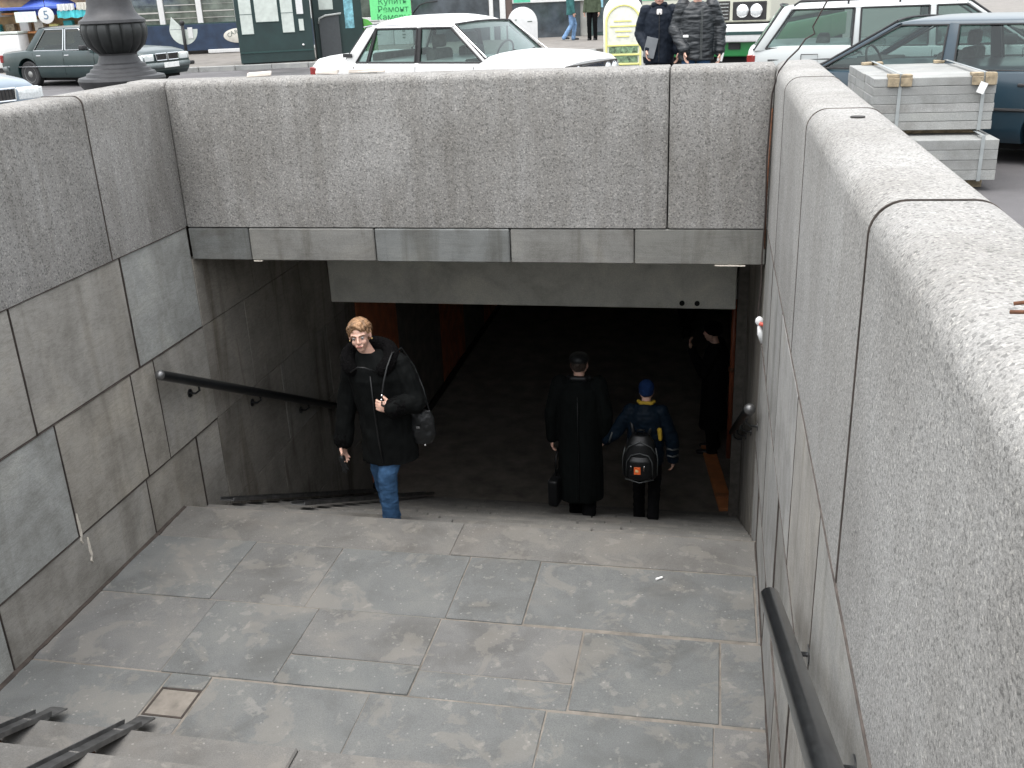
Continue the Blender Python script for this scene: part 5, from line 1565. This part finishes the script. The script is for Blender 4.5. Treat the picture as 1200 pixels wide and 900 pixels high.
# dark green kiosk with white panels
m_kio = plain('kiosk_dark_green', (0.011, 0.030, 0.029), 0.5, var=0.25, scale=2)
m_pan = plain('kiosk_white_panel', (0.50, 0.54, 0.50), 0.5, var=0.12, scale=6)
kq = S(1.15, .30, 0)
kio = thing('kiosk', kq, 'dark green kiosk with tall white framed panels left of the white car', 'kiosk', rz=R(24))
MB().box(-1.0, 1.02, 0, 1.6, .16, 3.0, bev=.01).obj('kiosk_body', m_kio, kio)
MB().box(-.95, .97, .05, 1.55, 0, .158).obj('kiosk_base', m_rub, kio)
MB().box(-1.1, 1.12, -.1, 1.7, 3.0, 3.15, bev=.01).obj('kiosk_roof', m_kio, kio)
for (x0, x1, z0) in ((-.88, -.56, .92), (-.47, .14, 1.22), (.22, .54, .92), (.64, .82, 1.38), (.67, .80, .95)):
    z1 = 2.8 if z0 != .95 else 1.25
    f_ = MB().box(x0 - .02, x1 + .02, -.014, .0, z0 - .02, z1 + .02, bev=.003).obj('panel_frame', m_dkgrn, kio)
    MB().box(x0, x1, -.022, -.0145, z0, z1, bev=.002).obj('white_panel', m_pan if z0 != 1.38 else m_white, f_)
for z_ in (1.42, 1.9, 2.35):
    for (x0, x1) in ((-.88, -.56), (.22, .54)):
        MB().box(x0, x1, -.027, -.023, z_, z_ + .012).obj('panel_joint', m_dkgrn, kio)
MB().box(-.98, 1.0, -.02, 0, .42, .46).obj('trim', m_dkgrn, kio)
MB().box(.70, .76, -.035, -.0, .55, .60, bev=.01).obj('lock', m_chrome, kio)
k2 = thing('ticket_booth', S(2.85, 1.4, .13), 'dark booth with a rounded grey shelf and bright green side beside the kiosk', 'kiosk', rz=R(24))
MB().box(-.75, .62, 0, 1.3, 0, 3.0, bev=.01).obj('booth_body', m_kio, k2)
MB().prism([(-.62, 0.0), (-.62, 1.04), (-.50, 1.16), (-.05, 1.20), (-.05, 0)], -.12, -.005, 'y', bev=.004).obj('counter_front', plain('counter_dark', (0.05, 0.055, 0.06), 0.5), k2)
MB().tube([(-.64, -.14, .96), (-.60, -.15, 1.10), (-.42, -.15, 1.17), (.02, -.15, 1.21)], .028, 8).obj('grey_shelf_edge', plain('grey_shelf', (0.35, 0.36, 0.35), 0.5), k2, smooth=True)
MB().box(-.58, -.18, -.02, -.001, 1.32, 1.72, bev=.01).obj('notice', m_pan, k2)
MB().box(.12, .38, -.02, -.001, .80, 2.7, bev=.005).obj('blue_poster', plain('pale_blue_poster', (0.16, 0.36, 0.42), 0.6, var=0.6, scale=9), k2)
MB().prism([(.64, 0), (.64, 1.05), (.80, 1.0), (.95, .85), (1.02, .5), (1.02, 0)], .1, .8, 'y', bev=.02).obj('green_bin_shell', plain('bright_green', (0.07, 0.30, 0.04), 0.4), k2, auto=40)

# swivelling round sign on a post, between the dark car and the kiosk
sg = thing('post_sign', S(-1.75, 1.9, .13), 'short black post carrying a tilted white half-round plate', 'sign', rz=sd_)
MB().box(-.16, .16, -.16, .16, 0, .10, bev=.02).obj('foot', m_rub, sg)
MB().tube([(0, 0, .08), (0, 0, 1.12)], .045, 12).obj('post', m_rub, sg, smooth=True)
MB().ico((0, 0, 1.13), .075, 2).obj('post_cap', m_rub, sg, smooth=True)
MB().prism([(-.40 * math.cos(math.pi * i / 14), .95 - .42 * math.sin(math.pi * i / 14)) for i in range(15)], .05, .075, 'y', bev=.004).obj('white_plate', m_pan, sg)
MB().prism([(-.40, .96), (-.30, 1.30), (-.05, 1.02), (-.05, .96)], .05, .075, 'y', bev=.004).obj('plate_wing', m_pan, sg)
MB().box(.12, .26, .03, .05, .70, 1.0, bev=.004).obj('small_plate', m_white, sg)

# market stall and parasols at the far left
m_blue = plain('blue_canvas', (0.05, 0.10, 0.42), 0.7, var=0.2, scale=3)
m_turq = plain('turquoise_canvas', (0.06, 0.42, 0.46), 0.7, var=0.3, scale=6)
st_ = sthing('market_stall', -6.2, 2.6, 'market stall with tan back board, orange shelves and a blue canopy edge', 'market stall')
MB().box(-2.2, 2.4, .3, .36, 0.55, 3.0).obj('back_board', plain('tan_board', (0.50, 0.36, 0.20), 0.7, var=0.35, scale=3), st_)
for z_ in (1.02, 1.55, 2.0):
    MB().box(-2.2, 2.4, -.05, .30, z_, z_ + .05).obj('shelf', plain('orange_shelf%d' % int(z_ * 100), (0.60, 0.26, 0.10), 0.6), st_)
MB().box(-2.3, 2.5, -.55, .6, 1.66, 1.74, bev=.01).obj('canopy_edge', m_blue, st_)
for i in range(11):
    xx = -2.1 + i * .42
    MB().box(xx, xx + .26, .0, .24, 1.075, 1.075 + random.uniform(.14, .34), bev=.02, seg=2).obj('goods_packet', [m_oval, m_yf, m_turq, m_wood, m_white][i % 5], st_)
for x_ in (-2.2, 2.4):
    MB().tube([(x_, -.5, 0), (x_, -.5, 1.66)], .03, 8).obj('stall_pole', m_rub, st_)
MB().box(-2.2, 2.4, -.3, .3, .0, .54, bev=.01).obj('counter', m_band, st_)
rs = thing('round_sign', S(-5.56, 1.98, 1.62), 'white round sign with a dark figure 5 hanging in front of the stall', 'sign', rz=sd_)
rb = MB().lathe([(.22, -.012), (.22, .012), (.205, .016)], n=32); rb.bm.transform(Matrix.Rotation(R(90), 4, 'X')); rb.obj('disc', m_white, rs, auto=40)
text('figure', '5', .34, plain('sign_blue_grey', (0.10, 0.17, 0.25), 0.6), rs, (0, -.018, 0), Rx(R(90)))
MB().tube([(0, .01, .2), (0, .01, .9)], .01, 6).obj('hanger', m_rub, rs)
rt = MB().box(-.30, .30, -.01, .01, -.14, .14, bev=.004).obj('price_board', plain('pale_price_board', (0.62, 0.68, 0.64), 0.6)); rt.matrix_world = MS @ Matrix.Translation((-6.15, 2.0, 1.60)); tag(rt, 'pale rectangular price board left of the round sign', 'sign')
for (u, v, mm, lb, r_) in ((-8.3, 3.2, m_white, 'white and turquoise parasol at the far left of the street', 1.5), (-5.75, 3.4, m_blue, 'blue parasol hanging over the market stall', 1.15)):
    pr = sthing('parasol', u, v, lb, 'parasol', group='parasols by the market stall')
    MB().tube([(0, 0, 0), (0, 0, 2.25)], .025, 8).obj('parasol_pole', m_rub, pr, smooth=True)
    ca = MB(); rg = []
    for (rr, zz) in ((.03, 2.3), (r_ * .5, 2.02), (r_, 1.68), (r_, 1.50), (r_ * .985, 1.50), (r_ * .97, 1.66), (.02, 2.2)):
        rg.append([((rr * (1 - .06 * (i % 2))) * math.cos(2 * math.pi * i / 16), (rr * (1 - .06 * (i % 2))) * math.sin(2 * math.pi * i / 16), zz) for i in range(16)])
    ca.loft(rg).obj('canopy', mm, pr)
    MB().lathe([(.22, 0), (.22, .06), (.05, .09)], n=20).obj('parasol_base', m_white, pr, auto=40)
fz = sthing('chest_freezer', -7.1, 1.7, 'white chest freezer under the white parasol at the left edge', 'freezer')
MB().box(-.65, .75, 0, .7, .12, 1.02, bev=.03, seg=2).obj('freezer_body', m_white, fz, auto=50)
MB().box(-.66, .76, -.01, .71, 1.03, 1.10, bev=.015).obj('freezer_lid', m_pan, fz)
MB().box(-.6, .7, .02, .68, 0, .12).obj('freezer_foot', m_rub, fz)
# cloths hung out on the front of the stall
for (u0, u1, z0, z1, mm, nm) in ((.95, 2.0, 1.40, 1.60, m_turq, 'turquoise_cloth'), (.98, 1.45, 1.60, 1.78, m_white, 'white_cloth'), (1.52, 1.96, 1.60, 1.80, m_oval, 'cream_cloth')):
    c_ = MB(); r0 = []; r1 = []; b0 = []; b1 = []
    for k in range(25):
        x_ = u0 + (u1 - u0) * k / 24
        y_ = -.62 + .03 * math.sin(k * 1.1) + .015 * math.sin(k * 2.7)
        r0.append((x_, y_, z0 + .015 * math.sin(k * .9))); r1.append((x_, y_ + .02, z1))
        b0.append((x_, y_ + .012, z0 + .015 * math.sin(k * .9))); b1.append((x_, y_ + .032, z1))
    c_.loft([r0, r1, b1, b0, r0], cap=False, close=False).obj(nm, mm, st_)

# old bus standing behind the two men
bus = thing('bus', (3.72, 14.3, 1.98), 'old cream and green bus with twin round headlights behind the two men', 'bus', rz=R(-16))
m_cream = paint('bus_cream', (0.60, 0.60, 0.50), 0.2)
m_bgreen = paint('bus_green', (0.018, 0.22, 0.055), 0.15)
BW = 1.32
MB().box(-BW, BW, 0, 8.5, .98, 3.1, bev=.07, seg=3).obj('upper_body', m_cream, bus, auto=50)
MB().box(-BW, BW, .03, 8.5, .34, .90, bev=.03, seg=2).obj('lower_skirt', m_bgreen, bus, auto=50)
MB().box(-BW + .05, BW - .05, .06, 8.4, .90, .98).obj('waist_joint', m_rub, bus)
MB().box(-BW * .97, BW * .97, .20, 8.3, .12, .36).obj('underbody', m_under, bus)
bp_ = MB().box(-BW - .02, BW + .02, -.14, .04, .62, .95, bev=.025, seg=2).obj('front_bumper', m_white, bus, auto=50)
MB().box(-BW + .02, BW - .02, -.148, -.14, .755, .815).obj('green_stripe', m_dkgrn, bp_)
MB().box(-.20 + .72, .20 + .55, -.012, .03, .48, .60).obj('fog_opening', m_rub, bus)
MB().box(-BW + .02, BW - .02, -.015, .01, 1.44, 1.54, bev=.005).obj('green_band', plain('mint_band', (0.20, 0.50, 0.30), 0.4), bus)
for s_ in (-1, 1):
    rec = MB().box(*sorted((s_ * .58, s_ * 1.24)), -.02, .02, 1.02, 1.36, bev=.01).obj('lamp_panel', m_rub, bus)
    for x_ in (.78, 1.05):
        lm = MB().lathe([(.118, 0), (.122, .03), (.108, .042)], n=24)
        lm.bm.transform(Matrix.Translation((s_ * x_, -.02, 1.19)) @ Matrix.Rotation(R(90), 4, 'X'))
        lo_ = lm.obj('headlight', m_chrome, bus, auto=40)
        MB().ico((s_ * x_, -.055, 1.19), .106, 3, (1, .35, 1)).obj('lens', m_lamp, lo_, smooth=True)
MB().box(-.52, .52, -.018, .02, 1.02, 1.38, bev=.01).obj('grille', m_int, bus)
for k in range(5):
    MB().box(-.50, .50, -.03, -.015, 1.06 + k * .065, 1.08 + k * .065).obj('grille_bar', m_chrome, bus)
MB().box(-BW + .12, BW - .12, -.012, .03, 1.66, 2.75, bev=.03, seg=2).obj('windscreen', m_pane, bus)
for s_ in (-1, 1):
    for k in range(6):
        MB().box(*sorted((s_ * (BW - .02), s_ * (BW + .008))), .5 + k * 1.3, 1.6 + k * 1.3, 1.75, 2.6, bev=.01).obj('side_window', m_pane, bus)
    for yy in (1.6, 6.6):
        w_ = MB().lathe([(.28, -.12), (.42, -.12), (.45, -.08), (.45, .08), (.42, .12), (.2, .11)], n=28)
        w_.bm.transform(Matrix.Translation((s_ * (BW - .13), yy, .45)) @ Matrix.Rotation(R(90), 4, 'Y'))
        w_.obj('tyre', m_rub, bus, auto=40)
